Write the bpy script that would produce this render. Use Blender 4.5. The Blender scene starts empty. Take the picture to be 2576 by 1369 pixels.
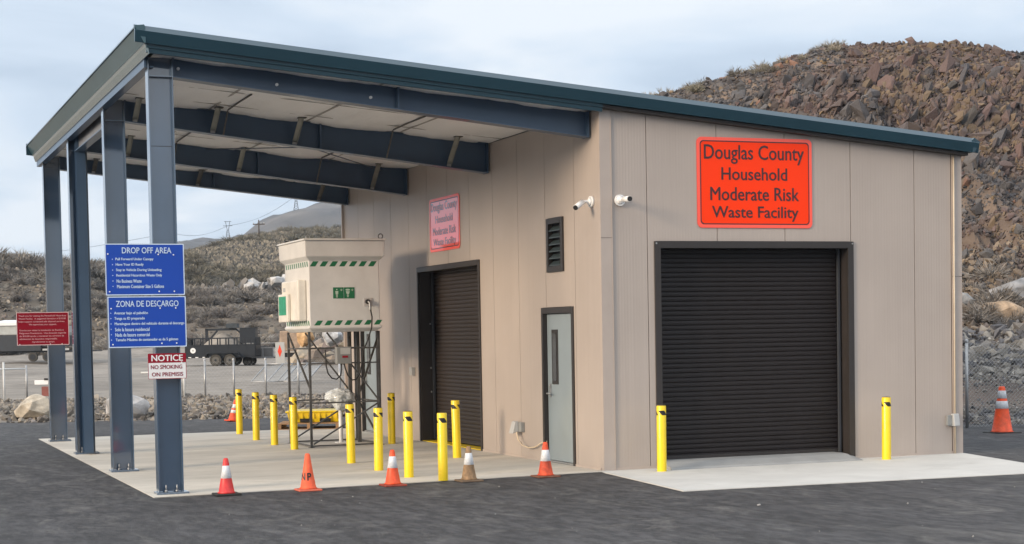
import bpy, bmesh, math, random
import numpy as np
from mathutils import Vector, Matrix, noise as mnoise
random.seed(7); rng = np.random.default_rng(7)
SC = bpy.context.scene
COL = SC.collection
rad = math.radians

# ------------------------------------------------------------------ camera, sky, sun, exposure
CAM = np.array([-9.42405512, -20.83703392, 1.85007458])
YAW, PITCH, ROLL = 0.36714954, -0.04449685, -0.01831963
def cam_rows():
    cy, sy = math.cos(YAW), math.sin(YAW); cp, sp = math.cos(PITCH), math.sin(PITCH)
    f = np.array([sy*cp, cy*cp, sp]); r = np.array([cy, -sy, 0]); u = np.cross(r, f)
    c, s = math.cos(ROLL), math.sin(ROLL)
    return c*r+s*u, -s*r+c*u, f
_r, _u, _f = cam_rows()
cd = bpy.data.cameras.new('camera'); cam = bpy.data.objects.new('camera', cd); COL.objects.link(cam)
cam.matrix_world = Matrix(((_r[0], _u[0], -_f[0], CAM[0]), (_r[1], _u[1], -_f[1], CAM[1]), (_r[2], _u[2], -_f[2], CAM[2]), (0, 0, 0, 1)))
cd.sensor_fit = 'HORIZONTAL'; cd.sensor_width = 36; cd.lens = 4312.76/2576*36
cd.shift_x = 0.0067; cd.shift_y = 0.1351; cd.clip_start = 0.1; cd.clip_end = 20000
SC.camera = cam
SUN_DIR = Vector((-0.94, -0.28, 0.26)).normalized()      # towards the sun
SUN_EL = math.asin(SUN_DIR.z); SUN_AZ = math.atan2(SUN_DIR.x, SUN_DIR.y)
w = bpy.data.worlds.new('World'); SC.world = w; w.use_nodes = True
nt = w.node_tree; nt.nodes.clear()
def N(nt, t, **k):
    n = nt.nodes.new(t)
    for a, b in k.items():
        if a.startswith('i_'): n.inputs[a[2:].replace('_', ' ')].default_value = b
        else: setattr(n, a, b)
    return n
L = nt.links.new
wo = N(nt, 'ShaderNodeOutputWorld'); bgn = N(nt, 'ShaderNodeBackground')
sky = N(nt, 'ShaderNodeTexSky', sky_type='NISHITA', sun_disc=False, sun_elevation=SUN_EL, sun_rotation=SUN_AZ, dust_density=1.5)
tc = N(nt, 'ShaderNodeTexCoord'); sep = N(nt, 'ShaderNodeSeparateXYZ'); L(tc.outputs['Generated'], sep.inputs[0])
# cloud deck: direction projected on a plane overhead
zc = N(nt, 'ShaderNodeMath', operation='MAXIMUM'); L(sep.outputs['Z'], zc.inputs[0]); zc.inputs[1].default_value = 0.0
za = N(nt, 'ShaderNodeMath', operation='ADD'); L(zc.outputs[0], za.inputs[0]); za.inputs[1].default_value = 0.13
dx = N(nt, 'ShaderNodeMath', operation='DIVIDE'); L(sep.outputs['X'], dx.inputs[0]); L(za.outputs[0], dx.inputs[1])
dy = N(nt, 'ShaderNodeMath', operation='DIVIDE'); L(sep.outputs['Y'], dy.inputs[0]); L(za.outputs[0], dy.inputs[1])
cmb = N(nt, 'ShaderNodeCombineXYZ'); L(dx.outputs[0], cmb.inputs[0]); L(dy.outputs[0], cmb.inputs[1])
n1 = N(nt, 'ShaderNodeTexNoise', i_Scale=1.15, i_Detail=7.0, i_Roughness=0.52, i_Distortion=0.6); L(cmb.outputs[0], n1.inputs['Vector'])
n2 = N(nt, 'ShaderNodeTexNoise', i_Scale=0.3, i_Detail=2.0, i_Roughness=0.45); L(cmb.outputs[0], n2.inputs['Vector'])
mx0 = N(nt, 'ShaderNodeMix', data_type='FLOAT'); mx0.inputs[0].default_value = 0.45; L(n1.outputs[0], mx0.inputs[2]); L(n2.outputs[0], mx0.inputs[3])
cr = N(nt, 'ShaderNodeValToRGB'); L(mx0.outputs[0], cr.inputs[0])
cr.color_ramp.elements[0].position = 0.42; cr.color_ramp.elements[0].color = (0.255, 0.300, 0.362, 1)
cr.color_ramp.elements[1].position = 0.585; cr.color_ramp.elements[1].color = (0.425, 0.445, 0.470, 1)
e = cr.color_ramp.elements.new(0.5); e.color = (0.325, 0.370, 0.428, 1)
sk = N(nt, 'ShaderNodeVectorMath', operation='SCALE'); L(sky.outputs[0], sk.inputs[0]); sk.inputs['Scale'].default_value = 0.05
mix = N(nt, 'ShaderNodeMix', data_type='RGBA'); mix.inputs[0].default_value = 0.90; L(sk.outputs[0], mix.inputs[6]); L(cr.outputs[0], mix.inputs[7])
# an overcast sky grows brighter towards the zenith
mr = N(nt, 'ShaderNodeMapRange'); L(zc.outputs[0], mr.inputs[0]); mr.inputs[1].default_value = 0.12; mr.inputs[2].default_value = 0.9
mr.inputs[1].default_value = 0.22; mr.inputs[3].default_value = 0.0; mr.inputs[4].default_value = 1.0
zm = N(nt, 'ShaderNodeMix', data_type='RGBA'); L(mr.outputs[0], zm.inputs[0]); zm.inputs[6].default_value = (1, 1, 1, 1); zm.inputs[7].default_value = (2.3, 2.12, 1.92, 1)
fin = N(nt, 'ShaderNodeVectorMath', operation='MULTIPLY'); L(mix.outputs[2], fin.inputs[0]); L(zm.outputs[2], fin.inputs[1])
L(fin.outputs[0], bgn.inputs[0]); bgn.inputs[1].default_value = 1.0; L(bgn.outputs[0], wo.inputs[0])
sd = bpy.data.lights.new('sun', 'SUN'); so = bpy.data.objects.new('sun', sd); COL.objects.link(so)
sd.energy = 1.5; sd.angle = rad(16); sd.color = (1.0, 0.78, 0.55)
so.rotation_euler = SUN_DIR.to_track_quat('Z', 'Y').to_euler(); so.location = (-30, -20, 30)
vs = SC.view_settings
vs.view_transform = 'Standard'; vs.look = 'None'; vs.gamma = 1; vs.exposure = 1.25; vs.use_curve_mapping = False
SC.cycles.max_bounces = 6; SC.cycles.transparent_max_bounces = 12; SC.cycles.volume_bounces = 0

# ------------------------------------------------------------------ helpers
MATS = {}
def mat(name, rgb, rough=0.6, metal=0.0, var=0.12, vs_=3.0, bump=0.0, bs=60.0, coat=0.0, cior=1.5, ior=None, spec=None, tint=False, rgb2=None, aniso=(1, 1, 1), gen=False, rp=.18, stain=0.0, stain_s=0.6, alpha=None, trans=0.0):
    if name in MATS: return MATS[name]
    m = bpy.data.materials.new(name); m.use_nodes = True; t = m.node_tree
    b = t.nodes['Principled BSDF']; lk = t.links.new
    b.inputs['Roughness'].default_value = rough; b.inputs['Metallic'].default_value = metal
    if coat: b.inputs['Coat Weight'].default_value = coat; b.inputs['Coat Roughness'].default_value = 0.06; b.inputs['Coat IOR'].default_value = cior
    if ior: b.inputs['IOR'].default_value = ior
    if spec is not None: b.inputs['Specular IOR Level'].default_value = spec
    if trans: b.inputs['Transmission Weight'].default_value = trans
    if alpha is not None: b.inputs['Alpha'].default_value = alpha
    co = N(t, 'ShaderNodeTexCoord'); mp = N(t, 'ShaderNodeMapping'); mp.inputs['Scale'].default_value = aniso
    if gen:
        ge = N(t, 'ShaderNodeNewGeometry'); lk(ge.outputs['Position'], mp.inputs[0])
    else: lk(co.outputs['Object'], mp.inputs[0])
    nz = N(t, 'ShaderNodeTexNoise', i_Scale=vs_, i_Detail=6.0, i_Roughness=0.6); lk(mp.outputs[0], nz.inputs['Vector'])
    r = N(t, 'ShaderNodeValToRGB'); lk(nz.outputs[0], r.inputs[0])
    c2 = rgb2 or tuple(min(1, c*(1+var)) for c in rgb); c1 = tuple(c*(1-var) for c in rgb) if not rgb2 else rgb
    r.color_ramp.elements[0].position = .5-rp; r.color_ramp.elements[0].color = (*c1, 1)
    r.color_ramp.elements[1].position = .5+rp; r.color_ramp.elements[1].color = (*c2, 1)
    out = r.outputs[0]
    if stain:
        n3 = N(t, 'ShaderNodeTexNoise', i_Scale=stain_s, i_Detail=8.0, i_Roughness=0.65, i_Distortion=0.6); lk(mp.outputs[0], n3.inputs['Vector'])
        rr = N(t, 'ShaderNodeMapRange'); lk(n3.outputs[0], rr.inputs[0]); rr.inputs[1].default_value = 0.35; rr.inputs[2].default_value = 0.65
        rr.inputs[3].default_value = 1-stain; rr.inputs[4].default_value = 1+stain*0.6
        vm = N(t, 'ShaderNodeVectorMath', operation='SCALE'); lk(out, vm.inputs[0]); lk(rr.outputs[0], vm.inputs['Scale']); out = vm.outputs[0]
    if tint:
        at = N(t, 'ShaderNodeAttribute', attribute_name='tint'); oi = N(t, 'ShaderNodeObjectInfo')
        m1 = N(t, 'ShaderNodeVectorMath', operation='MULTIPLY'); lk(out, m1.inputs[0]); lk(at.outputs['Color'], m1.inputs[1])
        m2 = N(t, 'ShaderNodeVectorMath', operation='MULTIPLY'); lk(m1.outputs[0], m2.inputs[0]); lk(oi.outputs['Color'], m2.inputs[1]); out = m2.outputs[0]
    lk(out, b.inputs['Base Color'])
    if bump:
        nb = N(t, 'ShaderNodeTexNoise', i_Scale=bs, i_Detail=5.0, i_Roughness=0.65); lk(mp.outputs[0], nb.inputs['Vector'])
        bp = N(t, 'ShaderNodeBump', i_Strength=min(1.0, bump), i_Distance=0.01 if bump <= 1 else 0.01*bump); lk(nb.outputs[0], bp.inputs['Height']); lk(bp.outputs[0], b.inputs['Normal'])
    MATS[name] = m
    return m

class MB:
    """collects shapes and builds them as ONE mesh object"""
    def __init__(s): s.v = []; s.f = []; s.sm = []
    def add(s, vs, fs, smooth=False):
        o = len(s.v); s.v += [tuple(p) for p in vs]; s.f += [tuple(i+o for i in f) for f in fs]; s.sm += [smooth]*len(fs); return s
    def box(s, x0, x1, y0, y1, z0, z1):
        return s.add([(x0,y0,z0),(x1,y0,z0),(x1,y1,z0),(x0,y1,z0),(x0,y0,z1),(x1,y0,z1),(x1,y1,z1),(x0,y1,z1)],
                     [(3,2,1,0),(4,5,6,7),(0,1,5,4),(1,2,6,5),(2,3,7,6),(3,0,4,7)])
    def hexa(s, b, t):     # bottom quad, top quad (ccw seen from above)
        return s.add(list(b)+list(t), [(3,2,1,0),(4,5,6,7),(0,1,5,4),(1,2,6,5),(2,3,7,6),(3,0,4,7)])
    def frame3(s, p, q):
        d = (Vector(q)-Vector(p)).normalized(); a = Vector((0,0,1)) if abs(d.z) < .9 else Vector((1,0,0))
        x = d.cross(a).normalized(); return d, x, d.cross(x)
    def tube(s, p, q, r, n=8, r2=None, caps=True, smooth=True):
        d, x, y = s.frame3(p, q); p = Vector(p); q = Vector(q); r2 = r if r2 is None else r2
        V = []
        for c, rr in ((p, r), (q, r2)):
            V += [c+x*math.cos(2*math.pi*i/n)*rr+y*math.sin(2*math.pi*i/n)*rr for i in range(n)]
        s.add(V, [(i, (i+1) % n, n+(i+1) % n, n+i) for i in range(n)], smooth and n > 5)
        if caps: s.add(V, [tuple(range(n))[::-1], tuple(range(n, 2*n))])
        return s
    def bar(s, p, q, a, b):   # rectangular bar
        d, x, y = s.frame3(p, q); p = Vector(p); q = Vector(q)
        B = [p-x*a-y*b, p+x*a-y*b, p+x*a+y*b, p-x*a+y*b]; T = [v+(q-p) for v in B]
        return s.hexa(B, T)
    def path(s, pts, r, n=6):
        pts = [Vector(p) for p in pts]; rings = []
        for i, p in enumerate(pts):
            d = (pts[min(i+1, len(pts)-1)]-pts[max(i-1, 0)]).normalized()
            a = Vector((0,1,0)) if abs(d.y) < .9 else Vector((1,0,0)); x = d.cross(a).normalized(); y = d.cross(x)
            rings += [p+x*math.cos(2*math.pi*k/n)*r+y*math.sin(2*math.pi*k/n)*r for k in range(n)]
        F = []
        for i in range(len(pts)-1):
            for k in range(n): F.append((i*n+k, i*n+(k+1) % n, (i+1)*n+(k+1) % n, (i+1)*n+k))
        return s.add(rings, F, True)
    def lathe(s, prof, n=24, c=(0,0,0), smooth=True):
        V = []; F = []
        for r, z in prof: V += [(c[0]+r*math.cos(2*math.pi*i/n), c[1]+r*math.sin(2*math.pi*i/n), c[2]+z) for i in range(n)]
        for j in range(len(prof)-1):
            for i in range(n): F.append((j*n+i, j*n+(i+1) % n, (j+1)*n+(i+1) % n, (j+1)*n+i))
        return s.add(V, F, smooth)
    def prism(s, prof, ax, a0, a1, zf=None):
        """extrude 2D profile along axis ax from a0 to a1. prof: list of (p,z) with p the other horizontal axis; zf(axis value) adds to z"""
        V = []; n = len(prof); zf = zf or (lambda t: 0)
        for a in (a0, a1):
            for p, z in prof: V.append((a, p, z+zf(a)) if ax == 0 else (p, a, z+zf(a)))
        return s.add(V, [tuple(range(n)), tuple(range(2*n-1, n-1, -1))]+[(i, i+n, (i+1) % n+n, (i+1) % n) for i in range(n)])
    def build(s, name, m, parent=None, loc=None, bevel=0, recalc=True, rot=None):
        me = bpy.data.meshes.new(name); me.from_pydata(s.v, [], s.f); me.polygons.foreach_set('use_smooth', s.sm)
        if recalc:
            bm = bmesh.new(); bm.from_mesh(me); bmesh.ops.remove_doubles(bm, verts=bm.verts, dist=1e-5)
            bmesh.ops.recalc_face_normals(bm, faces=bm.faces)
            if bevel: bmesh.ops.bevel(bm, geom=[e for e in bm.edges if e.is_manifold and e.calc_face_angle(0) > .6], offset=bevel, segments=2, affect='EDGES', profile=.5)
            bm.to_mesh(me); bm.free()
        me.materials.append(m); o = bpy.data.objects.new(name, me); COL.objects.link(o)
        if parent: o.parent = parent
        if loc: o.location = loc
        if rot: o.rotation_euler = rot
        return o

def tag(o, label=None, cat=None, group=None, kind=None):
    if label: o['label'] = label
    if cat: o['category'] = cat
    if group: o['group'] = group
    if kind: o['kind'] = kind
    return o
def thing(name, loc, label, cat, group=None, rz=0):
    o = bpy.data.objects.new(name, None); COL.objects.link(o); o.location = loc; o.rotation_euler = (0, 0, rz); o.empty_display_size = .1
    return tag(o, label, cat, group)
def copy_tree(o, parent=None):
    c = o.copy(); COL.objects.link(c)
    if parent: c.parent = parent
    for ch in list(o.children): copy_tree(ch, c)
    return c
def empty_part(name, parent, loc=(0,0,0)):
    o = bpy.data.objects.new(name, None); COL.objects.link(o); o.parent = parent; o.location = loc; o.empty_display_size = .1; return o

# text: converted to mesh, fitted to a box; org = lower-left corner of baseline box, R = reading direction, U = up
def text_mesh(name, items, org, R, U, m, parent, thick=0.0015, off=0.0, bold=0.0, fat=0.0):
    """items: list of (string, x0, x1, y0, y1) in sign coordinates (metres from org along R and U): ink box of the line; one object per line"""
    Rv = Vector(R); Uv = Vector(U); Nv = Rv.cross(Uv)
    for st, x0, x1, y0, y1 in items:
        V = []; F = []
        cu = bpy.data.curves.new('t', 'FONT'); cu.body = st; cu.size = 1; cu.resolution_u = 3; cu.offset = bold
        ob = bpy.data.objects.new('t', cu); COL.objects.link(ob); bpy.context.view_layer.update()
        me = bpy.data.meshes.new_from_object(ob.evaluated_get(bpy.context.evaluated_depsgraph_get()))
        co = np.zeros(len(me.vertices)*3); me.vertices.foreach_get('co', co); co = co.reshape(-1, 3)
        mn = co.min(0); mxx = co.max(0); sx = (x1-x0)/(mxx[0]-mn[0]); sy = (y1-y0)/(mxx[1]-mn[1])
        for k, (du, dv) in enumerate(((0, 0), (fat, 0), (-fat, 0), (0, fat*.6), (0, -fat*.6)) if fat else ((0, 0),)):
            b = len(V); O = Vector(org)+Nv*(off+.0003*k)
            for c in co: V.append(O+Rv*(x0+(c[0]-mn[0])*sx+du)+Uv*(y0+(c[1]-mn[1])*sy+dv))
            for p in me.polygons: F.append(tuple(i+b for i in p.vertices))
        bpy.data.objects.remove(ob); bpy.data.curves.remove(cu); bpy.data.meshes.remove(me)
        mb = MB(); mb.add(V, F); mb.build(name, m, parent, recalc=False)
def rrect(x0, x1, y0, y1, r, n=6):
    P = []
    for cx, cy, a in ((x1-r, y0+r, -90), (x1-r, y1-r, 0), (x0+r, y1-r, 90), (x0+r, y0+r, 180)):
        for i in range(n+1): t = rad(a+90*i/n); P.append((cx+r*math.cos(t), cy+r*math.sin(t)))
    return P
def plate(mb, P, org, R, U, t0, t1):
    Rv, Uv = Vector(R), Vector(U); Nv = Rv.cross(Uv); O = Vector(org); n = len(P)
    A = [O+Rv*x+Uv*y+Nv*t0 for x, y in P]; B = [O+Rv*x+Uv*y+Nv*t1 for x, y in P]
    mb.add(A+B, [tuple(range(n))[::-1], tuple(range(n, 2*n))]+[(i, (i+1) % n, n+(i+1) % n, n+i) for i in range(n)])
def ring(mb, P, Q, org, R, U, t):
    Rv, Uv = Vector(R), Vector(U); Nv = Rv.cross(Uv); O = Vector(org)+Nv*t; n = len(P)
    mb.add([O+Rv*x+Uv*y for x, y in P]+[O+Rv*x+Uv*y for x, y in Q], [(i, (i+1) % n, n+(i+1) % n, n+i) for i in range(n)])

# numpy value noise
_P = rng.random((256, 256))
def vnoise(x, y):
    xi = np.floor(x).astype(int); yi = np.floor(y).astype(int); fx = x-xi; fy = y-yi
    fx = fx*fx*(3-2*fx); fy = fy*fy*(3-2*fy)
    g = lambda a, b: _P[a & 255, b & 255]
    return (g(xi, yi)*(1-fx)+g(xi+1, yi)*fx)*(1-fy)+(g(xi, yi+1)*(1-fx)+g(xi+1, yi+1)*fx)*fy
def fbm(x, y, o=4, ga=.5):
    r = 0; a = 1; t = 0
    for i in range(o): r = r+a*vnoise(x*2**i+17*i, y*2**i+31*i); t += a; a *= ga
    return r/t-.5
# land frame: s = to the right of the view axis, d = distance ahead
FH = np.array([math.sin(YAW), math.cos(YAW)]); RH = np.array([math.cos(YAW), -math.sin(YAW)])
def land(s, d): return CAM[0]+s*RH[0]+d*FH[0], CAM[1]+s*RH[1]+d*FH[1]
def to_land(x, y): return (x-CAM[0])*RH[0]+(y-CAM[1])*RH[1], (x-CAM[0])*FH[0]+(y-CAM[1])*FH[1]
def sheet(name, S, D, H, m, kind='structure', smooth=True):
    ss, dd = np.meshgrid(S, D); zz = H(ss, dd); x, y = land(ss, dd)
    co = np.stack([x, y, zz], -1).reshape(-1, 3); nx, ny = len(S), len(D)
    me = bpy.data.meshes.new(name); me.vertices.add(len(co)); me.vertices.foreach_set('co', co.ravel())
    i = (np.arange(ny-1)[:, None]*nx+np.arange(nx-1)[None]).ravel()
    q = np.stack([i, i+1, i+nx+1, i+nx], -1); me.loops.add(q.size); me.loops.foreach_set('vertex_index', q.ravel().astype(np.int32))
    me.polygons.add(len(q)); me.polygons.foreach_set('loop_start', np.arange(0, q.size, 4, dtype=np.int32)); me.update(calc_edges=True)
    me.polygons.foreach_set('use_smooth', np.full(len(q), smooth)); me.materials.append(m)
    o = bpy.data.objects.new(name, me); COL.objects.link(o); return tag(o, kind=kind)

# ------------------------------------------------------------------ materials
M_asph = mat('asphalt', (0.030, 0.031, 0.034), rough=.82, rgb2=(0.062, 0.062, 0.066), rp=.10, vs_=9.0, bump=1.0, bs=90, stain=.30, stain_s=.9, gen=True, aniso=(1, .35, 1))
def add_scuffs(m, col, scale, lo, hi, amt, aniso=(1, 1, 1)):
    t = m.node_tree; b = t.nodes['Principled BSDF']; lk = t.links.new; src = b.inputs['Base Color'].links[0].from_socket
    ge = N(t, 'ShaderNodeNewGeometry'); mp = N(t, 'ShaderNodeMapping'); mp.inputs['Scale'].default_value = aniso; mp.inputs['Rotation'].default_value = (0, 0, .5); lk(ge.outputs['Position'], mp.inputs[0])
    n_ = N(t, 'ShaderNodeTexNoise', i_Scale=scale, i_Detail=9.0, i_Roughness=.72, i_Distortion=1.2); lk(mp.outputs[0], n_.inputs['Vector'])
    r = N(t, 'ShaderNodeMapRange'); lk(n_.outputs[0], r.inputs[0]); r.inputs[1].default_value = lo; r.inputs[2].default_value = hi; r.inputs[4].default_value = amt
    mx = N(t, 'ShaderNodeMix', data_type='RGBA'); lk(r.outputs[0], mx.inputs[0]); lk(src, mx.inputs[6]); mx.inputs[7].default_value = (*col, 1); lk(mx.outputs[2], b.inputs['Base Color'])
add_scuffs(M_asph, (0.17, 0.165, 0.155), 1.5, .52, .76, .7, (1.0, .55, 1)); add_scuffs(M_asph, (0.012, 0.012, 0.013), 1.3, .52, .70, .65, (1.2, .5, 1)); add_scuffs(M_asph, (0.13, 0.13, 0.13), 28, .60, .72, .45, (1, .4, 1))
M_conc = mat('slab_concrete', (0.57, 0.54, 0.48), rough=.75, var=.10, vs_=1.1, bump=.15, bs=40, stain=.16, stain_s=.5, gen=True, aniso=(.5, 1.3, 1))
M_conc2 = mat('apron_concrete', (0.54, 0.54, 0.52), rough=.8, var=.06, vs_=1.5, bump=.15, bs=60, stain=.07, stain_s=.8, gen=True)
add_scuffs(M_conc, (0.30, 0.27, 0.22), .9, .54, .78, .7, (.5, 1.4, 1)); add_scuffs(M_conc2, (0.38, 0.36, 0.33), 1.2, .56, .8, .6)
M_steel = mat('blue_grey_paint', (0.046, 0.084, 0.145), rough=.35, var=.07, vs_=2, coat=.15)
M_col = mat('glossy_blue_grey_paint', (0.050, 0.090, 0.150), rough=.30, var=.07, vs_=2, coat=1.0, cior=2.0)
M_trim = mat('teal_trim_paint', (0.013, 0.044, 0.066), rough=.28, var=.06, vs_=2, coat=.3)
M_roof = mat('teal_roof_paint', (0.05, 0.11, 0.12), rough=.5, var=.1)
M_dark = mat('dark_bronze_paint', (0.030, 0.026, 0.025), rough=.42, var=.1)
M_slat = mat('door_slat_paint', (0.0125, 0.0095, 0.0100), rough=.55, spec=.35, var=.12, vs_=4)
M_slat2 = mat('door_slat_brown_paint', (0.030, 0.023, 0.020), rough=.5, var=.1, vs_=4)
M_galv = mat('galvanised_steel', (0.36, 0.37, 0.38), rough=.42, metal=.6, var=.2, vs_=8)
M_galvd = mat('dull_grey_steel', (0.10, 0.098, 0.095), rough=.55, metal=.3, var=.25, vs_=10)
M_yel = mat('yellow_paint', (0.86, 0.62, 0.012), rough=.38, var=.06, vs_=3, coat=.2, stain=.08, stain_s=3)
M_blk = mat('black_plastic', (0.012, 0.012, 0.013), rough=.5)
M_orsign = mat('orange_sign_sheeting', (1.0, 0.055, 0.012), rough=.3, var=.0, coat=1.0, cior=2.1)
M_orfront = mat('orange_front_sheeting', (1.0, 0.044, 0.0), rough=.45, var=.0, spec=.25)
M_orborder = mat('orange_sign_edge', (1.0, 0.10, 0.06), rough=.35, var=.0, coat=.5)
M_sigink = mat('sign_ink', (0.035, 0.002, 0.002), rough=.4, coat=.5)
M_sigink2 = mat('sign_ink_glossy', (0.06, 0.004, 0.003), rough=.3, var=.0, coat=1.0, cior=2.3)
M_blue = mat('blue_sign_sheeting', (0.0, 0.052, 0.40), rough=.4, var=.03, coat=.1)
M_red = mat('red_sign_sheeting', (0.27, 0.002, 0.016), rough=.45, var=.03, spec=.3)
M_white = mat('white_paint', (0.78, 0.79, 0.80), rough=.4, var=.03)
M_bluew = mat('pale_lettering', (0.55, 0.68, 0.85), rough=.4, var=.03)
M_pinkw = mat('pale_red_lettering', (0.75, 0.42, 0.46), rough=.4, var=.03)
M_cream = mat('cream_tank_plastic', (0.69, 0.69, 0.685), rough=.42, var=.05, vs_=2, coat=.2, stain=.05, stain_s=2)
M_green = mat('green_print', (0.012, 0.16, 0.065), rough=.4, var=.04)
M_door = mat('pale_grey_door_paint', (0.25, 0.305, 0.34), rough=.33, var=.05, vs_=2, coat=.2)
M_glass = mat('dark_door_glass', (0.015, 0.018, 0.02), rough=.06, coat=1)
M_corange = mat('orange_cone_plastic', (0.80, 0.085, 0.018), rough=.5, var=.12, vs_=9, stain=.25, stain_s=6)
M_cred = mat('red_cone_plastic', (0.66, 0.035, 0.035), rough=.45, var=.1, vs_=8, stain=.2, stain_s=6)
M_cref = mat('reflective_white_collar', (0.62, 0.65, 0.69), rough=.35, var=.14, vs_=14, stain=.2, stain_s=12)
M_ctan = mat('dirty_tan_cone_plastic', (0.27, 0.17, 0.09), rough=.7, var=.3, vs_=12, stain=.4, stain_s=7)
M_cbase = mat('black_rubber', (0.018, 0.019, 0.017), rough=.7, var=.2)
M_cbase2 = mat('dusty_brown_rubber', (0.16, 0.07, 0.045), rough=.8, var=.3, vs_=12)
M_wood = mat('pallet_wood', (0.36, 0.22, 0.12), rough=.75, var=.25, vs_=6, aniso=(1, 1, 1))
M_wrap = mat('plastic_wrap', (0.62, 0.66, 0.68), rough=.2, var=.12, vs_=14, bump=1.0, bs=25, coat=.6)
M_grav = mat('gravel_lot', (0.185, 0.166, 0.145), rough=.95, rgb2=(0.285, 0.258, 0.226), vs_=1.4, bump=2.0, bs=9, stain=.24, stain_s=.13, gen=True)
M_dirt = mat('hill_dirt', (0.070, 0.056, 0.043), rough=.95, rgb2=(0.15, 0.122, 0.092), vs_=.35, bump=3.0, bs=3, stain=.3, stain_s=.1, gen=True)
M_cliff = mat('cliff_dirt', (0.085, 0.066, 0.058), rough=.95, rgb2=(0.185, 0.140, 0.108), vs_=.55, bump=4.0, bs=3.5, stain=.25, stain_s=.5, gen=True)
M_rock = mat('rock', (0.78, 0.76, 0.74), rough=.9, rgb2=(1.0, 1.0, 1.0), vs_=5, bump=2.5, bs=12, tint=True)
M_bush = mat('sagebrush_twigs', (0.7, 0.7, 0.7), rough=.9, rgb2=(1, 1, 1), vs_=3, tint=True)
M_far = mat('far_mountain_grass', (0.065, 0.064, 0.066), rough=1, rgb2=(0.135, 0.122, 0.108), vs_=.010, stain=.35, stain_s=.02, gen=True)
M_bark = mat('pole_wood', (0.07, 0.055, 0.045), rough=.9)
M_ceil = mat('white_vinyl_insulation', (0.86, 0.87, 0.885), rough=.42, var=.05, vs_=1.2, bump=2.0, bs=2.5, coat=.1, gen=True, aniso=(1.6, .5, 1))

# wall panels: fine vertical flutes as relief, slight mottling as colour
def wall_mat(name, axis):
    m = bpy.data.materials.new(name); m.use_nodes = True; t = m.node_tree; b = t.nodes['Principled BSDF']; lk = t.links.new
    ge = N(t, 'ShaderNodeNewGeometry'); sp = N(t, 'ShaderNodeSeparateXYZ'); lk(ge.outputs['Position'], sp.inputs[0])
    nz = N(t, 'ShaderNodeTexNoise', i_Scale=0.8, i_Detail=5.0); lk(ge.outputs['Position'], nz.inputs['Vector'])
    st = N(t, 'ShaderNodeMapping'); lk(ge.outputs['Position'], st.inputs[0]); st.inputs['Scale'].default_value = (30, 30, .25)
    n2 = N(t, 'ShaderNodeTexNoise', i_Scale=1.0, i_Detail=3.0); lk(st.outputs[0], n2.inputs['Vector'])
    mx = N(t, 'ShaderNodeMix', data_type='FLOAT'); mx.inputs[0].default_value = .3; lk(nz.outputs[0], mx.inputs[2]); lk(n2.outputs[0], mx.inputs[3])
    r = N(t, 'ShaderNodeValToRGB'); lk(mx.outputs[0], r.inputs[0])
    r.color_ramp.elements[0].position = .3; r.color_ramp.elements[0].color = (0.366, 0.320, 0.290, 1)
    r.color_ramp.elements[1].position = .7; r.color_ramp.elements[1].color = (0.434, 0.381, 0.346, 1)
    lk(r.outputs[0], b.inputs['Base Color']); b.inputs['Roughness'].default_value = .42
    sn = N(t, 'ShaderNodeMath', operation='MULTIPLY'); lk(sp.outputs[axis], sn.inputs[0]); sn.inputs[1].default_value = 2*math.pi/0.044
    s2 = N(t, 'ShaderNodeMath', operation='SINE'); lk(sn.outputs[0], s2.inputs[0])
    em = N(t, 'ShaderNodeTexNoise', i_Scale=160.0, i_Detail=2.0); lk(ge.outputs['Position'], em.inputs['Vector'])
    ad = N(t, 'ShaderNodeMath', operation='MULTIPLY_ADD'); lk(em.outputs[0], ad.inputs[0]); ad.inputs[1].default_value = .8; lk(s2.outputs[0], ad.inputs[2])
    bp = N(t, 'ShaderNodeBump', i_Strength=.22, i_Distance=.002); lk(ad.outputs[0], bp.inputs['Height']); lk(bp.outputs[0], b.inputs['Normal'])
    return m
M_wallx = wall_mat('taupe_panel_front', 0); M_wally = wall_mat('taupe_panel_side', 1)
M_wtrim = mat('taupe_corner_trim', (0.41, 0.355, 0.32), rough=.4, var=.04, coat=.1)
M_seam = mat('dark_joint_sealant', (0.06, 0.055, 0.05), rough=.8)

# ------------------------------------------------------------------ ground sheets
def slab_z(x, y):
    xx = np.clip(x, -5.98, 0); yy = np.clip(y, 0, 12.6)
    return .0075*xx*(1-yy/12.6)
def asph_h(s, d):
    x, y = land(s, d)
    return slab_z(x, y)-.007+0*s
S0 = np.unique(np.concatenate([np.linspace(-160, -16, 30), np.linspace(-16, 24, 161), np.linspace(24, 160, 30)]))
D0 = np.unique(np.concatenate([np.linspace(-120, 12, 50), np.linspace(12, 42, 121), np.linspace(42, 60, 8)]))
tag(sheet('asphalt_lot', S0, D0, asph_h, M_asph), 'fresh dark asphalt around the slab and apron')

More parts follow.
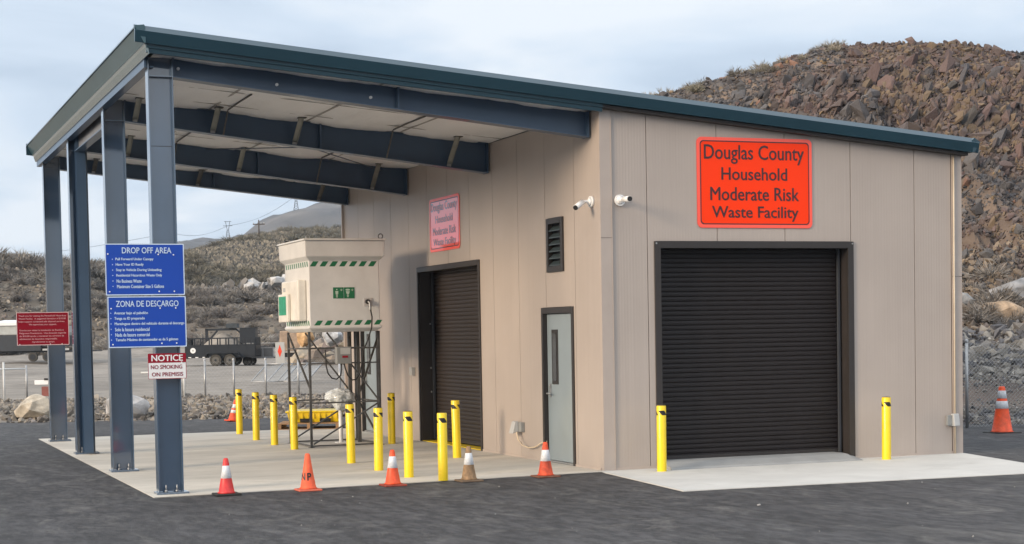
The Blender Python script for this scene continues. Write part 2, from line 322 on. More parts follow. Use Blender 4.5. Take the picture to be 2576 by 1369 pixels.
def land_h_left(s, d):
    ang = s/np.maximum(d, 1)
    z = np.interp(d, [38, 39.6, 41, 44, 50, 52, 60, 75, 92, 105, 118], [-.3, -.04, .06, .10, .16, .14, .22, .42, .52, 1.0, 1.35])
    # crest of the bank near d=150
    crest = np.interp(s/150, [-.9, -.6, -.36, -.295, -.25, -.235, -.205, -.19, -.10, 0, .2], [11, 10.5, 9.6, 8.9, 8.2, 7.4, 6.1, 5.4, 5.2, 6.0, 8])
    t = np.clip((d-116)/34, 0, 1); t = t*t*(3-2*t)*.5+t*.5
    z = np.where(d > 116, 1.3+(crest-1.3)*t, z)
    back = np.interp(ang, [-.9, -.34, -.25, -.215, -.1875, -.172, -.146, -.121, -.095, 0, .3], [6, 8, 11, 15, 18.6, 19.9, 22.4, 23.3, 23.9, 26, 28])
    u = np.clip((d-165)/185, 0, 1); u = u**.75
    z = np.where(d > 150, crest*1.0+(back-crest)*u, z)
    z = np.where(d > 350, back*np.clip(1-(d-350)/420, -.4, 1), z)
    rough = np.clip((d-50)/80, 0, 1)
    z = z+fbm(s*.09+3, d*.09, 5)*.9*rough+fbm(s*.5, d*.5, 3)*.35*rough*np.clip((d-100)/20, 0, 1)+fbm(s*.6, d*.6, 3)*.07*np.clip((d-40)/5, 0, 1)
    return z
S1 = np.unique(np.concatenate([np.linspace(-420, -70, 70), np.linspace(-70, 30, 230)]))
D1 = np.unique(np.concatenate([np.linspace(38.2, 60, 50), np.linspace(60, 200, 170), np.linspace(200, 760, 110)]))
def lot_split(D): return D
yard = sheet('gravel_yard', np.linspace(-160, 3, 200), np.linspace(39, 118, 140), land_h_left, M_grav); tag(yard, 'grey gravel yard beyond the chain link fence')
bank = sheet('hillside', S1, np.unique(np.concatenate([np.linspace(118, 200, 130), np.linspace(200, 760, 110)])), land_h_left, M_dirt); tag(bank, 'brown sagebrush hillside behind the yard')

def land_h_right(s, d):
    base = np.interp(d, [31.3, 32.4, 33.5, 35.5, 38, 40.5, 43.5, 46.5, 50.5, 53, 55.5, 58, 66, 90], [-.15, .02, .18, .25, 1.15, 1.8, 2.45, 3.9, 6.0, 7.9, 10.0, 11.4, 11.7, 10.5])
    ang = s/58
    crest = np.interp(ang, [-.12, -.02, .04, .085, .132, .156, .18, .197, .224, .247, .273, .290, .303, .36, .6], [2, 6.6, 8.4, 9.65, 10.35, 10.65, 11.1, 11.3, 11.4, 11.3, 11.2, 11.05, 10.95, 10.6, 9])
    z = np.where(base > .3, base*(crest/11.4), base)
    a = np.clip((d-36)/10, 0, 1)*np.clip((57.5-d)/3.5, .12, 1)
    z = z+fbm(s*.32, d*.32, 4, .55)*1.5*a+np.abs(fbm(s*.9+d*.6, d*.6-s*.3, 4))*2.2*a-.55*a+fbm(s*2.6+d, d*2.2, 2)*.35*a
    z = z-np.clip(7.0-s, 0, 1.5)*1.0*np.clip((46-d)/6, 0, 1)
    z = z-np.clip(8.0-s, 0, 100)*.12*(d < 50)*np.clip((d-33)/6, 0, 1)
    return z
cliff = sheet('rock_hill', np.concatenate([np.linspace(-1, 3.5, 12), np.linspace(3.7, 20.5, 190), np.linspace(21, 44, 40)]), np.concatenate([np.linspace(31.3, 47, 90), np.linspace(47.1, 61, 170), np.linspace(62.5, 92, 30)]), land_h_right, M_cliff, smooth=False); tag(cliff, 'steep cut of broken basalt behind the building')

FS = .6
def far_h(s, d):
    return far_h0(s/FS, d/FS)*FS
def far_h0(s, d):
    an = s/2500
    pr = np.interp(an, [-.6, -.31, -.25, -.215, -.193, -.178, -.165, -.145, -.133, -.112, -.094, -.06, .1, .5], [70, 70, 92, 108, 152, 163, 157, 157, 178, 196, 206, 225, 330, 420])
    t = np.exp(-((d-2500)/430)**2)
    r = 1-np.abs(fbm(s*.0045, d*.003, 5, .55))*1.6
    return pr*t*(1-.30*(1-r)*1.0)*1.0+fbm(s*.02, d*.02, 3)*10*t
tag(sheet('mountains', np.linspace(-2600, 1700, 330)*FS, np.linspace(1300, 3400, 90)*FS, far_h, M_far), 'distant blue grey mountain ridge')
tag(sheet('valley_floor', np.linspace(-5000, 5000, 20), np.linspace(-3000, 6000, 20), lambda s, d: -2.2+0*s, M_dirt), 'flat ground out to the horizon')

# ------------------------------------------------------------------ slab, apron
mb = MB(); X0, Y0, Y1 = -5.99, -.06, 13.12
nx, ny = 12, 16
gv = [(X0*(1-i/nx), Y0+(Y1-Y0)*j/ny, float(slab_z(X0*(1-i/nx), Y0+(Y1-Y0)*j/ny))) for j in range(ny+1) for i in range(nx+1)]
mb.add(gv, [(j*(nx+1)+i, j*(nx+1)+i+1, (j+1)*(nx+1)+i+1, (j+1)*(nx+1)+i) for j in range(ny) for i in range(nx)])
mb.add([(X0, Y0, -.05), (0, Y0, 0), (0, Y0, -.2), (X0, Y0, -.2)], [(0, 1, 2, 3)]); mb.add([(X0, Y1, 0), (X0, Y0, -.045), (X0, Y0, -.2), (X0, Y1, -.2)], [(0, 1, 2, 3)])
tag(mb.build('concrete_slab', M_conc, recalc=False), 'drop off slab under the canopy', kind='structure')
mb = MB(); P = [(-.14, -.35), (-.42, -3.12), (2.0, -3.22), (4.4, -3.32), (7.5, -3.45), (5.72, .02), (-.04, .02)]
mb.add([(x, y, .002) for x, y in P]+[(x, y, -.15) for x, y in P], [tuple(range(7))]+[(i, (i+1) % 7, 7+(i+1) % 7, 7+i) for i in range(7)])
P = [(-.14, -.35), (-.42, -3.12), (7.2, -3.45), (5.0, -3.4), (5.75, .02)]
mb = MB(); P = [(-.06, .02), (-.12, -.30), (-.42, -3.12), (4.22, -3.31), (4.95, -3.34), (5.72, .02)]
n = len(P); mb.add([(x, y, .001) for x, y in P]+[(x, y, -.15) for x, y in P], [tuple(range(n))]+[(i, (i+1) % n, n+(i+1) % n, n+i) for i in range(n)])
tag(mb.build('concrete_apron', M_conc2), 'pale new concrete apron before the wide door', kind='structure')
mb = MB()
prof = [(-.40, .002), (-.37, .028), (-.16, .085), (-.02, .092), (.25, .092), (.25, .002)]
mb.prism(prof, 0, .80, 3.66); mb.prism([(p, z*.6) for p, z in prof], 0, 3.66, 3.76)
ramp_mb = mb

# ------------------------------------------------------------------ building
W, H0, H1, D = 5.69, 4.834, 4.38, 12.44
zr = lambda x: 5.046-.0891*x
bld = thing('waste_facility_building', (0, 0, 0), 'taupe metal panelled building with drive-through canopy and dark roll-up doors', 'building')
# front wall panels (outer face y=0), seams at s0+i*p
TH = .08; G = .005
seams = [.155, .677, 1.734, 2.791, 3.848, 4.905, 5.53]
DO = (.80, 3.855, 3.045)     # front opening x0,x1,ztop
wt = lambda x: zr(x)-.235
def wall_panel(ax, pieces, m):
    """pieces: (a0, a1, z0, ztop at a0, ztop at a1) butted together into one panel"""
    mb = MB()
    for a0, a1, z0, zt0, zt1 in pieces:
        if ax == 0: mb.hexa([(a0, 0, z0), (a1, 0, z0), (a1, TH, z0), (a0, TH, z0)], [(a0, 0, zt0), (a1, 0, zt1), (a1, TH, zt1), (a0, TH, zt0)])
        else: mb.hexa([(0, a0, z0), (TH, a0, z0), (TH, a1, z0), (0, a1, z0)], [(0, a0, zt0), (TH, a0, zt0), (TH, a1, zt1), (0, a1, zt1)])
    return mb.build('wall_panel', m, bld)
LD = (4.69, 7.79, 3.01); PD = (.985, 2.08, 2.19); FD = (10.35, 11.40, 2.19); LV = (1.27, 1.84, 2.725, 3.465)
ys = [.0]+[.886+1.057*i for i in range(11)]+[D]
zt = 4.80
def panels(ax, edges, openings, top, m):
    for a, b in zip(edges[:-1], edges[1:]):
        a += G; b -= G
        if b-a < .02: continue
        es = sorted(set([a, b]+[e for c in openings for e in c[:2] if a < e < b])); P = []
        for p, q in zip(es[:-1], es[1:]):
            z = 0
            for c in sorted([c for c in openings if c[0] < (p+q)/2 < c[1]], key=lambda c: c[2]):
                if c[2]-z > .01: P.append((p, q, z, c[2], c[2]))
                z = c[3]
            P.append((p, q, z, top(p), top(q)))
        wall_panel(ax, P, m)
panels(0, seams, [(DO[0], DO[1], 0, DO[2])], wt, M_wallx)
panels(1, ys, [(o[0], o[1], 0, o[2]) for o in (LD, PD, FD)]+[LV], lambda y: zt, M_wally)
# backing, other walls
mb = MB(); mb.box(TH+.002, W, D-.1, D, 0, 4.5); mb.box(W-.08, W, TH, D-.1, 0, 4.5); mb.build('wall', M_wallx, bld)
mb = MB()
mb.box(TH+.001, TH+.02, .09, LV[0], 0.0, 4.78); mb.box(TH+.001, TH+.02, 2.08, LD[0], 0, 4.78); mb.box(TH+.001, TH+.02, LD[1], FD[0], 0, 4.78); mb.box(TH+.001, TH+.02, FD[1], D-.1, 0, 4.78)
mb.box(TH+.001, TH+.02, LD[0], LD[1], LD[2], 4.78); mb.box(TH+.001, TH+.02, FD[0], FD[1], FD[2], 4.78); mb.box(TH+.001, TH+.02, LV[0], 2.08, 3.465, 4.78)
mb.box(TH+.02, .79, TH+.001, TH+.02, 0, 4.6); mb.box(.79, 3.86, TH+.001, TH+.02, DO[2], 4.6); mb.box(3.86, W-.08, TH+.001, TH+.02, 0, 4.35)
mb.build('wall_backing', M_seam, bld)
# corner trims, base flashings
mb = MB(); mb.hexa([(-.012, -.014, 0), (.150, -.014, 0), (.150, -.001, 0), (-.012, -.001, 0)], [(-.012, -.014, zr(0)-.215), (.150, -.014, zr(.15)-.215), (.150, -.001, zr(.15)-.215), (-.012, -.001, zr(0)-.215)])
mb.box(-.012, -.001, -.001, .06, 0, 4.79); mb.box(.1505, .158, -.020, -.001, 0.0, zr(.15)-.22)
tag(mb.build('corner_trim', M_wtrim, bld))
mb = MB(); mb.hexa([(5.535, -.014, 0), (5.705, -.014, 0), (5.705, -.001, 0), (5.535, -.001, 0)], [(5.535, -.014, wt(5.53)), (5.705, -.014, wt(5.7)), (5.705, -.001, wt(5.7)), (5.535, -.001, wt(5.53))])
mb.box(5.6905, 5.705, -.001, .15, 0, 4.2); mb.build('corner_trim', M_wtrim, bld)
MB().box(.16, .775, -.012, -.001, 0, .035).build('base_flashing', M_wtrim, bld); MB().box(3.885, 5.53, -.012, -.001, 0, .035).build('base_flashing', M_wtrim, bld)
for a, b in ((.09, .955), (2.10, 4.66), (7.83, 10.3), (11.45, D)): MB().box(-.012, -.001, a, b, 0, .03).build('base_flashing', M_wtrim, bld)
mb = MB(); mb.box(-.05, .0, D, D+.06, 0, 4.8); mb.build('corner_trim', M_wtrim, bld)
MB().box(-.012, .150, -.0165, -.0145, 3.10, 3.105).build('trim_joint', M_seam, bld); MB().box(5.54, 5.705, -.0165, -.0145, 2.56, 2.565).build('trim_joint', M_seam, bld)

# roll-up doors
M_guide = mat('door_guide_steel', (.045, .05, .06), rough=.4)
def rollup(front):
    d = empty_part('roll_up_door', bld)
    n = 44; z0 = .095 if front else .03; z1 = 2.97
    h = (z1-z0)/n; m = M_slat if front else M_slat2
    prof = [(.010, 0), (.008, h*.06), (-.001, h*.14), (-.004, h*.5), (-.001, h*.88), (.008, h*.96), (.010, h), (.02, h), (.02, 0)]
    if front: mb = MB(); mb.prism([(.235+p, z) for p, z in prof], 0, .90, 3.76)
    else: mb = MB(); mb.prism([(.265+p, z) for p, z in prof], 1, 4.80, 7.70)
    o = mb.build('slat', m, d); o.location = (0, 0, z0)
    for i in range(1, n):
        c = o.copy(); COL.objects.link(c); c.parent = d; c.location = (0, 0, z0+i*h)
    if front:
        f = MB(); f.box(.775, .865, -.022, .004, .0, 3.06); f.box(3.79, 3.882, -.022, .004, 0, 3.06); f.box(.865, 3.79, -.022, .004, 2.965, 3.06); f.build('frame', M_dark, d, bevel=.004)
        j = MB(); j.box(.80, .86, .005, .30, 0, 3.04); j.box(3.795, 3.85, .005, .30, 0, 3.04); j.box(.86, 3.795, .005, .30, 2.975, 3.04); j.build('jamb', M_dark, d)
        MB().box(3.735, 3.765, .16, .20, .09, 2.97).build('guide_rail', M_guide, d); MB().box(.86, .895, .16, .20, .09, 2.97).build('guide_rail', M_guide, d)
        g = MB(); g.box(.88, 3.76, .20, .24, .095, .135); g.build('bottom_bar', M_dark, d)
        for x in (.80, 3.86): MB().tube((x, -.022, 3.03), (x, -.03, 3.03), .012, 8).build('bolt', M_galv, d)
    else:
        f = MB(); f.box(-.022, .004, 4.66, 4.725, 0, 3.035); f.box(-.022, .004, 7.765, 7.82, 0, 3.035); f.box(-.022, .004, 4.725, 7.765, 2.95, 3.035); f.build('frame', M_dark, d, bevel=.004)
        j = MB(); j.box(.005, .32, 4.69, 4.74, 0, 3.0); j.box(.005, .32, 7.74, 7.79, 0, 3.0); j.box(.005, .32, 4.74, 7.74, 2.955, 3.0); j.build('jamb', M_dark, d)
        MB().box(.20, .235, 7.66, 7.70, .03, 2.95).build('guide_rail', M_guide, d); MB().box(.2, .235, 4.78, 4.82, .03, 2.95).build('guide_rail', M_guide, d)
        for z in (2.05, 1.28, .86): MB().tube((.19, 7.715, z), (.17, 7.715, z), .016, 8).build('bolt', M_galv, d)
        g = MB(); g.box(.01, .26, 4.74, 7.74, .001, .012); g.build('threshold_stripe', M_yel, d)
        g = MB(); g.box(.235, .262, 4.82, 7.66, .03, .07); g.build('bottom_bar', M_dark, d)
rollup(True); rollup(False)
ramp_mb.build('door_sill', mat('sill_concrete', (.28, .29, .295), rough=.8, var=.08, bump=.15, gen=True), bld)

def man_door(y0, y1, far=False):
    d = empty_part('personnel_door', bld)
    f = MB(); f.box(-.02, .06, y0-.03, y0+.035, 0, 2.215); f.box(-.02, .06, y1-.035, y1+.03, 0, 2.215); f.box(-.02, .06, y0+.035, y1-.035, 2.13, 2.215); f.build('frame', M_dark, d, bevel=.003)
    MB().box(.045, .09, y0+.045, y1-.045, .03, 2.12).build('door_leaf', M_door, d)
    MB().box(.01, .10, y0+.04, y1-.04, .0, .024).build('threshold', M_galv, d)
    wy = y1-.33
    g = MB(); g.box(.036, .0445, wy-.11, wy+.11, 1.12, 1.90); g.build('window_frame', M_dark, d)
    MB().box(.030, .0355, wy-.065, wy+.065, 1.17, 1.85).build('glass', M_glass, d)
    h = MB(); h.box(.034, .0445, y1-.17, y1-.115, .93, 1.13); h.tube((.034, y1-.142, .985), (-.02, y1-.142, .985), .012, 8); h.tube((-.02, y1-.142, .985), (-.02, y1-.27, .985), .011, 8); h.tube((.034, y1-.142, 1.09), (.02, y1-.142, 1.09), .02, 10)
    h.build('handle', M_galv, d)
    for z in (.28, 1.08, 1.88): MB().tube((.03, y0+.042, z-.06), (.03, y0+.042, z+.06), .012, 8).build('hinge', M_dark, d)
man_door(PD[0], PD[1]); man_door(FD[0], FD[1])
lv = empty_part('louvre_vent', bld)
f = MB(); y0, y1, z0, z1 = LV; f.box(-.03, .04, y0-.01, y0+.07, z0-.01, z1+.01); f.box(-.03, .04, y1-.07, y1+.01, z0-.01, z1+.01); f.box(-.03, .04, y0+.07, y1-.07, z1-.07, z1+.01); f.box(-.03, .04, y0+.07, y1-.07, z0-.01, z0+.07)
f.build('frame', M_dark, lv, bevel=.003); MB().box(.06, .075, y0, y1, z0, z1).build('duct_back', M_blk, lv)
sl = MB(); sl.hexa([(-.02, y0+.07, 0), (.05, y0+.07, .06), (.05, y1-.07, .06), (-.02, y1-.07, 0)], [(-.02, y0+.07, .012), (.05, y0+.07, .072), (.05, y1-.07, .072), (-.02, y1-.07, .012)])
so_ = sl.build('slat', mat('louvre_slat_paint', (.05, .07, .08), rough=.35), lv)
for i in range(6):
    c = so_ if i == 0 else so_.copy()
    if i: COL.objects.link(c); c.parent = lv
    c.location = (0, 0, z0+.075+i*.098)

# roof deck, fascia
YF, YB = -.13, 12.72; XL, XR = -5.98, 5.80
mb = MB(); mb.hexa([(XL, YF, zr(XL)-.03), (XR, YF, zr(XR)-.03), (XR, YB, zr(XR)-.03), (XL, YB, zr(XL)-.03)], [(XL, YF, zr(XL)), (XR, YF, zr(XR)), (XR, YB, zr(XR)), (XL, YB, zr(XL))])
mb.build('roof_deck', M_roof, bld)
r_ = MB()
for i in range(18):
    y = YF+.35+i*.71; r_.hexa([(XL, y-.02, zr(XL)), (XR, y-.02, zr(XR)), (XR, y+.02, zr(XR)), (XL, y+.02, zr(XL))], [(XL, y-.01, zr(XL)+.035), (XR, y-.01, zr(XR)+.035), (XR, y+.01, zr(XR)+.035), (XL, y+.01, zr(XL)+.035)])
tag(r_.build('roof_seam', M_roof, bld), kind='stuff')
def rake(y, sg):
    prof = [(y+sg*.0, .012), (y+sg*.085, -.062), (y+sg*.055, -.200), (y+sg*.030, -.200), (y+sg*.03, -.06), (y-sg*.0, -.035)]
    mb = MB(); mb.prism(prof, 0, -6.092, 5.875, lambda x: zr(x)); mb.build('rake_trim', M_trim, bld)
rake(YF, -1); rake(YB, 1)
mb = MB(); mb.prism([(-.155, -.201), (-.150, -.245), (-.135, -.250), (-.130, -.300), (-.10, -.302), (-.10, -.05), (-.155, -.05)], 0, -5.95, -.015, lambda x: zr(x)); mb.build('canopy_trim', M_trim, bld)
mb = MB(); mb.prism([(-.13, -.201), (-.125, -.245), (-.005, -.245), (-.005, -.201)], 0, -.015, 5.74, lambda x: zr(x)); mb.build('wall_cap_trim', M_dark, bld)
# eave trim on the canopy side: a gutter-like leaning face, with a paler band below
ze = zr(-6.02)
mb = MB(); mb.prism([(-5.98, ze+.010), (-6.085, ze-.002), (-6.095, ze-.03), (-6.075, ze-.034), (-5.985, ze-.205), (-5.965, ze-.205), (-5.965, ze-.02)], 1, -.20, 12.79); mb.build('eave_trim', mat('teal_gutter_paint', (0.03, 0.078, 0.10), rough=.35, coat=.4), bld)
mb = MB(); mb.prism([(-5.975, ze-.206), (-5.955, ze-.235), (-5.962, ze-.242), (-5.930, ze-.325), (-5.918, ze-.325), (-5.935, ze-.206)], 1, -.145, 12.74); mb.build('eave_band', mat('pale_blue_trim_paint', (.14, .20, .22), rough=.25, coat=1.0), bld)
mb = MB(); mb.box(-5.915, -5.885, .27, 12.68, ze-.42, ze-.07); mb.box(-5.884, -5.80, .27, 12.68, ze-.42, ze-.405); mb.build('eave_strut', M_steel, bld)
mb = MB(); mb.prism([(5.80, zr(5.8)+.01), (5.90, zr(5.8)-.05), (5.80, zr(5.8)-.20), (5.77, zr(5.8)-.20), (5.77, zr(5.8)-.02)], 1, -.20, 12.79); mb.build('eave_trim', M_trim, bld)
# ceiling: sagging vinyl-faced insulation under the purlins
nx, ny = 70, 120; V = []
xs = np.linspace(-5.80, -.002, nx); yy = np.linspace(-.09, 12.66, ny)
for y in yy:
    for x in xs:
        px = ((x+5.80) % 1.45)/1.45; py = ((y+.1) % 1.22)/1.22
        sag = .035*math.sin(math.pi*px)**.8+.018*abs(math.sin(math.pi*py))**.6
        V.append((x, y, zr(x)-.225-sag*.7+.02*mnoise.noise(Vector((x*1.7, y*.6, 3)))+.010*mnoise.noise(Vector((x*6, y*1.6, 9)))))
mb = MB(); mb.add(V, [(j*nx+i, j*nx+i+1, (j+1)*nx+i+1, (j+1)*nx+i) for j in range(ny-1) for i in range(nx-1)], True)
mb.build('ceiling_insulation', M_ceil, bld, recalc=False)
M_strap = mat('ceiling_strap', (.34, .33, .32), rough=.5)
for i in range(1, 4):      # purlin lines
    x = -5.80+1.45*i; MB().box(x-.018, x+.018, -.09, 12.6, zr(x)-.243, zr(x)-.236).build('ceiling_strap', M_strap, bld)
for y in [-.1+1.22*i for i in range(1, 11)]:
    mb = MB(); mb.hexa([(-5.8, y-.012, zr(-5.8)-.246), (-.02, y-.012, zr(-.02)-.246), (-.02, y+.012, zr(-.02)-.246), (-5.8, y+.012, zr(-5.8)-.246)], [(-5.8, y-.012, zr(-5.8)-.24), (-.02, y-.012, zr(-.02)-.24), (-.02, y+.012, zr(-.02)-.24), (-5.8, y+.012, zr(-5.8)-.24)]); mb.build('ceiling_strap', M_strap, bld)

# steel frames: columns and tapered rafters
CY = [.361, 4.211, 8.314, 12.109]; CZ = [-.044, -.030, -.015, -.001]
XO, XI = -5.875, -5.570; FW = .10
for k, (cy, cz) in enumerate(zip(CY, CZ)):
    c = empty_part('column', bld)
    ztop = zr(XO)-.26
    mb = MB(); mb.box(XO, XO+.014, cy-FW, cy+FW, cz+.03, ztop); mb.build('outer_flange', M_col, c, bevel=.002)
    zk = 5.068 if k in (0, 3) else 5.0
    mb = MB(); mb.box(XI-.012, XI, cy-FW, cy+FW, cz+.03, zr(XI)-.26); mb.build('inner_flange', M_col, c, bevel=.002)
    mb = MB(); mb.box(XO+.014, XI-.012, cy-.005, cy+.005, cz+.03, ztop-.01); mb.build('web', M_col, c)
    MB().box(XO+.016, XI-.014, cy-.09, cy-.006, zk-.012, zk+.003).build('stiffener', M_col, c)
    if k == 0: MB().box(XO+.02, XI-.02, cy-.008, cy-.0055, 4.22, 4.226).build('weld_line', M_seam, c)
    MB().box(XO-.03, XI+.06, cy-.14, cy+.12, cz-.002, cz+.028).build('base_plate', M_col, c, bevel=.003)
    for bx in (XO+.09, XI-.08):
        for s_ in (-1, 1):
            b = MB(); b.tube((bx, cy+s_*.07, cz+.028), (bx, cy+s_*.07, cz+.052), .020, 6); b.tube((bx, cy+s_*.07, cz+.05), (bx, cy+s_*.07, cz+.115), .010, 8); b.build('anchor_bolt', M_galv, c)
    # rafter
    r = empty_part('rafter', bld)
    zb = 4.455 if k in (0, 3) else 4.338
    x0, x1 = XI, -.045; yb0, yb1 = zk, zb+.02
    top = lambda x: zr(x)-.245
    w_ = MB(); w_.hexa([(x0, cy-.005, yb0), (x1, cy-.005, yb1), (x1, cy+.005, yb1), (x0, cy+.005, yb0)], [(x0, cy-.005, top(x0)), (x1, cy-.005, top(x1)), (x1, cy+.005, top(x1)), (x0, cy+.005, top(x0))]); w_.build('web', M_steel, r)
    f_ = MB(); f_.hexa([(x0, cy-FW, yb0-.013), (x1, cy-FW, yb1-.013), (x1, cy+FW, yb1-.013), (x0, cy+FW, yb0-.013)], [(x0, cy-FW, yb0-.0005), (x1, cy-FW, yb1-.0005), (x1, cy+FW, yb1-.0005), (x0, cy+FW, yb0-.0005)]); f_.build('bottom_flange', M_steel, r)
    if k: 
        f_ = MB(); f_.hexa([(x0, cy-FW, top(x0)), (x1, cy-FW, top(x1)), (x1, cy+FW, top(x1)), (x0, cy+FW, top(x0))], [(x0, cy-FW, top(x0)+.011), (x1, cy-FW, top(x1)+.011), (x1, cy+FW, top(x1)+.011), (x0, cy+FW, top(x0)+.011)]); f_.build('top_flange', M_steel, r)
    MB().box(x1, x1+.014, cy-FW-.005, cy+FW+.005, yb1-.02, top(x1)).build('end_plate', M_steel, r, bevel=.002)
    MB().box(x1+.015, -.003, cy-.05, cy+.05, yb1+.02, top(x1)-.02).build('bearing_plate', mat('primer_grey_paint', (.3, .32, .33), rough=.4), r)
    MB().box(-2.70, -2.672, cy-FW*.9, cy+FW*.9, yb0+(yb1-yb0)*.52, top(-2.68)-.002).build('splice_plate', M_steel, r)
    MB().box(XI+.002, XI+.02, cy-FW*.9, cy+FW*.9, yb0+.001, top(XI)-.004).build('knee_plate', M_steel, r)
    if k == 0:
        for x, z in ((-5.49, 5.17), (-4.26, 5.02), (-3.04, 4.90)):
            MB().tube((x, cy-.006, z), (x, cy-.03, z), .020, 8).build('bolt', M_white, r)
    xsb = {1: (-5.42, -4.30, -3.08, -.66), 2: (-4.9, -3.03, -.66), 3: (-4.95, -3.0, -.62)}.get(k, ())
    for x in xsb:
        zl = yb0+(yb1-yb0)*(x-x0)/(x1-x0)+.03; zt_ = top(x)-.01
        b = MB(); b.bar((x-.0, cy-.03, zl), (x+.0, cy-.47, zt_), .036, .004); b.bar((x+.036, cy-.03, zl+.0), (x+.036, cy-.47, zt_), .004, .022); b.build('flange_brace', M_galvd if k == 3 else mat('worn_galvanised', (.22, .23, .215), rough=.5, metal=.35, var=.25), r)
        MB().box(x-.05, x+.07, cy-.52, cy-.42, zt_-.012, zt_+.0).build('brace_clip', M_galvd, r)
        MB().box(x-.03, x+.03, cy-.055, cy-.03, zl-.03, zl+.02).build('brace_clip', M_galv, r)
    xcs = {1: (-4.16, -1.68), 2: (-4.15, -1.68)}.get(k, ())
    for x in xcs:
        zl = yb0+(yb1-yb0)*(x-x0)/(x1-x0)-.01; zt_ = top(x)-.03
        b = MB(); b.path([(x, cy-2.0, zt_+.012), (x, cy-1.2, zt_+.012), (x, cy-.50, zt_), (x, cy-.45, zt_-.02), (x, cy-.12, zl)], .013); b.build('conduit', M_galvd, r)
b = MB()
def rod(p, q): b.tube(p, q, .009, 6)
rod((-4.3, 4.3, zr(-4.3)-.30), (-.5, 8.2, zr(-.5)-.33)); rod((-3.6, 8.2, zr(-3.6)-.30), (-.7, 4.3, zr(-.7)-.32)); b.build('bracing_rod', M_steel, bld)
# portal frame between the 2nd and 3rd columns
pf = empty_part('portal_frame', bld)
M_sheen = mat('painted_sheen_steel', (.22, .23, .25), rough=.3, coat=.3, var=.12, vs_=3, aniso=(1, 2, .3))  # paler than the frame steel: sunlit sky sheen painted into the web colour
MB().box(-5.725, -5.717, 4.42, 8.02, 4.98, 5.37).build('beam_web', M_sheen, pf)
MB().box(-5.79, -5.65, 4.42, 8.02, 4.966, 4.979).build('beam_flange', M_steel, pf); MB().box(-5.79, -5.65, 4.42, 8.02, 5.371, 5.384).build('beam_flange', M_steel, pf)
for y0_, y1_, cz in ((8.02, 8.20, -.015), (4.32, 4.42, -.03)):
    m_ = MB(); m_.box(-5.775, -5.625, y0_, y0_+.012, cz+.03, 5.38); m_.box(-5.775, -5.625, y1_, y1_+.012, cz+.03, 5.38); m_.box(-5.705, -5.697, y0_+.012, y1_, cz+.03, 5.38); m_.build('post', M_steel, pf)
# far left back of canopy downpipe-like cable run on front right
tag(MB().tube((5.557, -.032, .0), (5.557, -.032, wt(5.55)), .012, 8).build('wall_conduit', mat('cream_conduit', (.55, .47, .36), rough=.4), None), 'thin cream vertical conduit at the right end of the front wall', 'conduit')

# ------------------------------------------------------------------ things on the walls
RX, RY, UZ = (1, 0, 0), (0, -1, 0), (0, 0, 1)
def orange_sign(label, org, R, w_, h_):
    t = thing('facility_sign', org, label, 'sign', 'orange facility name signs')
    O = (0, 0, 0); r = .07
    mb = MB(); plate(mb, rrect(0, w_, 0, h_, r), O, R, UZ, .004, .010); mb.build('board', M_orfront if R == RX else M_orsign, t, recalc=False)
    mb = MB(); ring(mb, rrect(0, w_, 0, h_, r), rrect(.045, w_-.045, .045, h_-.045, r*.75), O, R, UZ, .0115); mb.build('edge_band', M_orborder, t, recalc=False)
    mb = MB(); ring(mb, rrect(.045, w_-.045, .045, h_-.045, r*.75), rrect(.060, w_-.060, .060, h_-.060, r*.65), O, R, UZ, .012); mb.build('border_line', M_sigink, t, recalc=False)
    a, b = w_/1.80, h_/1.235
    L_ = [('Douglas County', .105, 1.675, .805, 1.055), ('Household', .375, 1.405, .60, .77), ('Moderate Risk', .195, 1.585, .345, .515), ('Waste Facility', .225, 1.57, .045, .255)]
    # ink boxes measured: descenders included for g/y lines
    L_ = [('Douglas County', .110, 1.67, .875, 1.135), ('Household', .375, 1.40, .655, .825), ('Moderate Risk', .20, 1.585, .375, .555), ('Waste Facility', .225, 1.575, .060+.03, .295)]
    text_mesh('lettering', [(s, x0*a, x1*a, y0*b, y1*b) for s, x0, x1, y0, y1 in L_], O, R, UZ, M_sigink if R == RX else M_sigink2, t, off=.0125, bold=.0, fat=.0035 if R == RX else .003)
    for sx in (.09, w_-.09):
        for sz in (h_-.1, h_*.5, .1): pass
    return t
orange_sign('large flat orange sign naming the facility above the wide front door', (1.432, -.001, 3.243), RX, 1.79, 1.228)
orange_sign('smaller orange sign seen at an angle above the side roll-up door', (-.001, 7.07, 3.262), RY, 1.52, .895)

def sec_cam(loc, label, body_dir, face):
    t = thing('security_camera', loc, label, 'camera', 'white wall cameras')
    n_ = Vector(face); b = MB(); b.tube((0, 0, 0), n_*.035, .075, 20); b.tube(n_*.035, n_*.06, .06, 20, r2=.035); b.build('mount_base', M_white, t)
    d_ = Vector(body_dir).normalized(); e1 = n_*.13
    MB().path([n_*.05, n_*.10, e1+d_*.03], .022, 10).build('arm', M_white, t)
    MB().tube(e1+d_*.02, e1+d_*.22, .038, 16).build('camera_body', M_white, t)
    MB().tube(e1+d_*.221, e1+d_*.232, .033, 16).build('lens', M_blk, t)
sec_cam((-.002, .27, 3.60), 'white bullet camera on the canopy side wall near the corner, aimed down left', (-.7, -.5, -.38), (-1, 0, 0))
sec_cam((.27, -.002, 3.60), 'white bullet camera with black lens on the front wall near the corner', (-.05, -1, -.03), (0, -1, 0))
M_gbox = mat('light_grey_box', (.42, .43, .43), rough=.4, var=.04)
t = thing('outlet_box', (5.50, -.002, .48), 'grey weatherproof outlet box low at the right end of the front wall', 'outlet box')
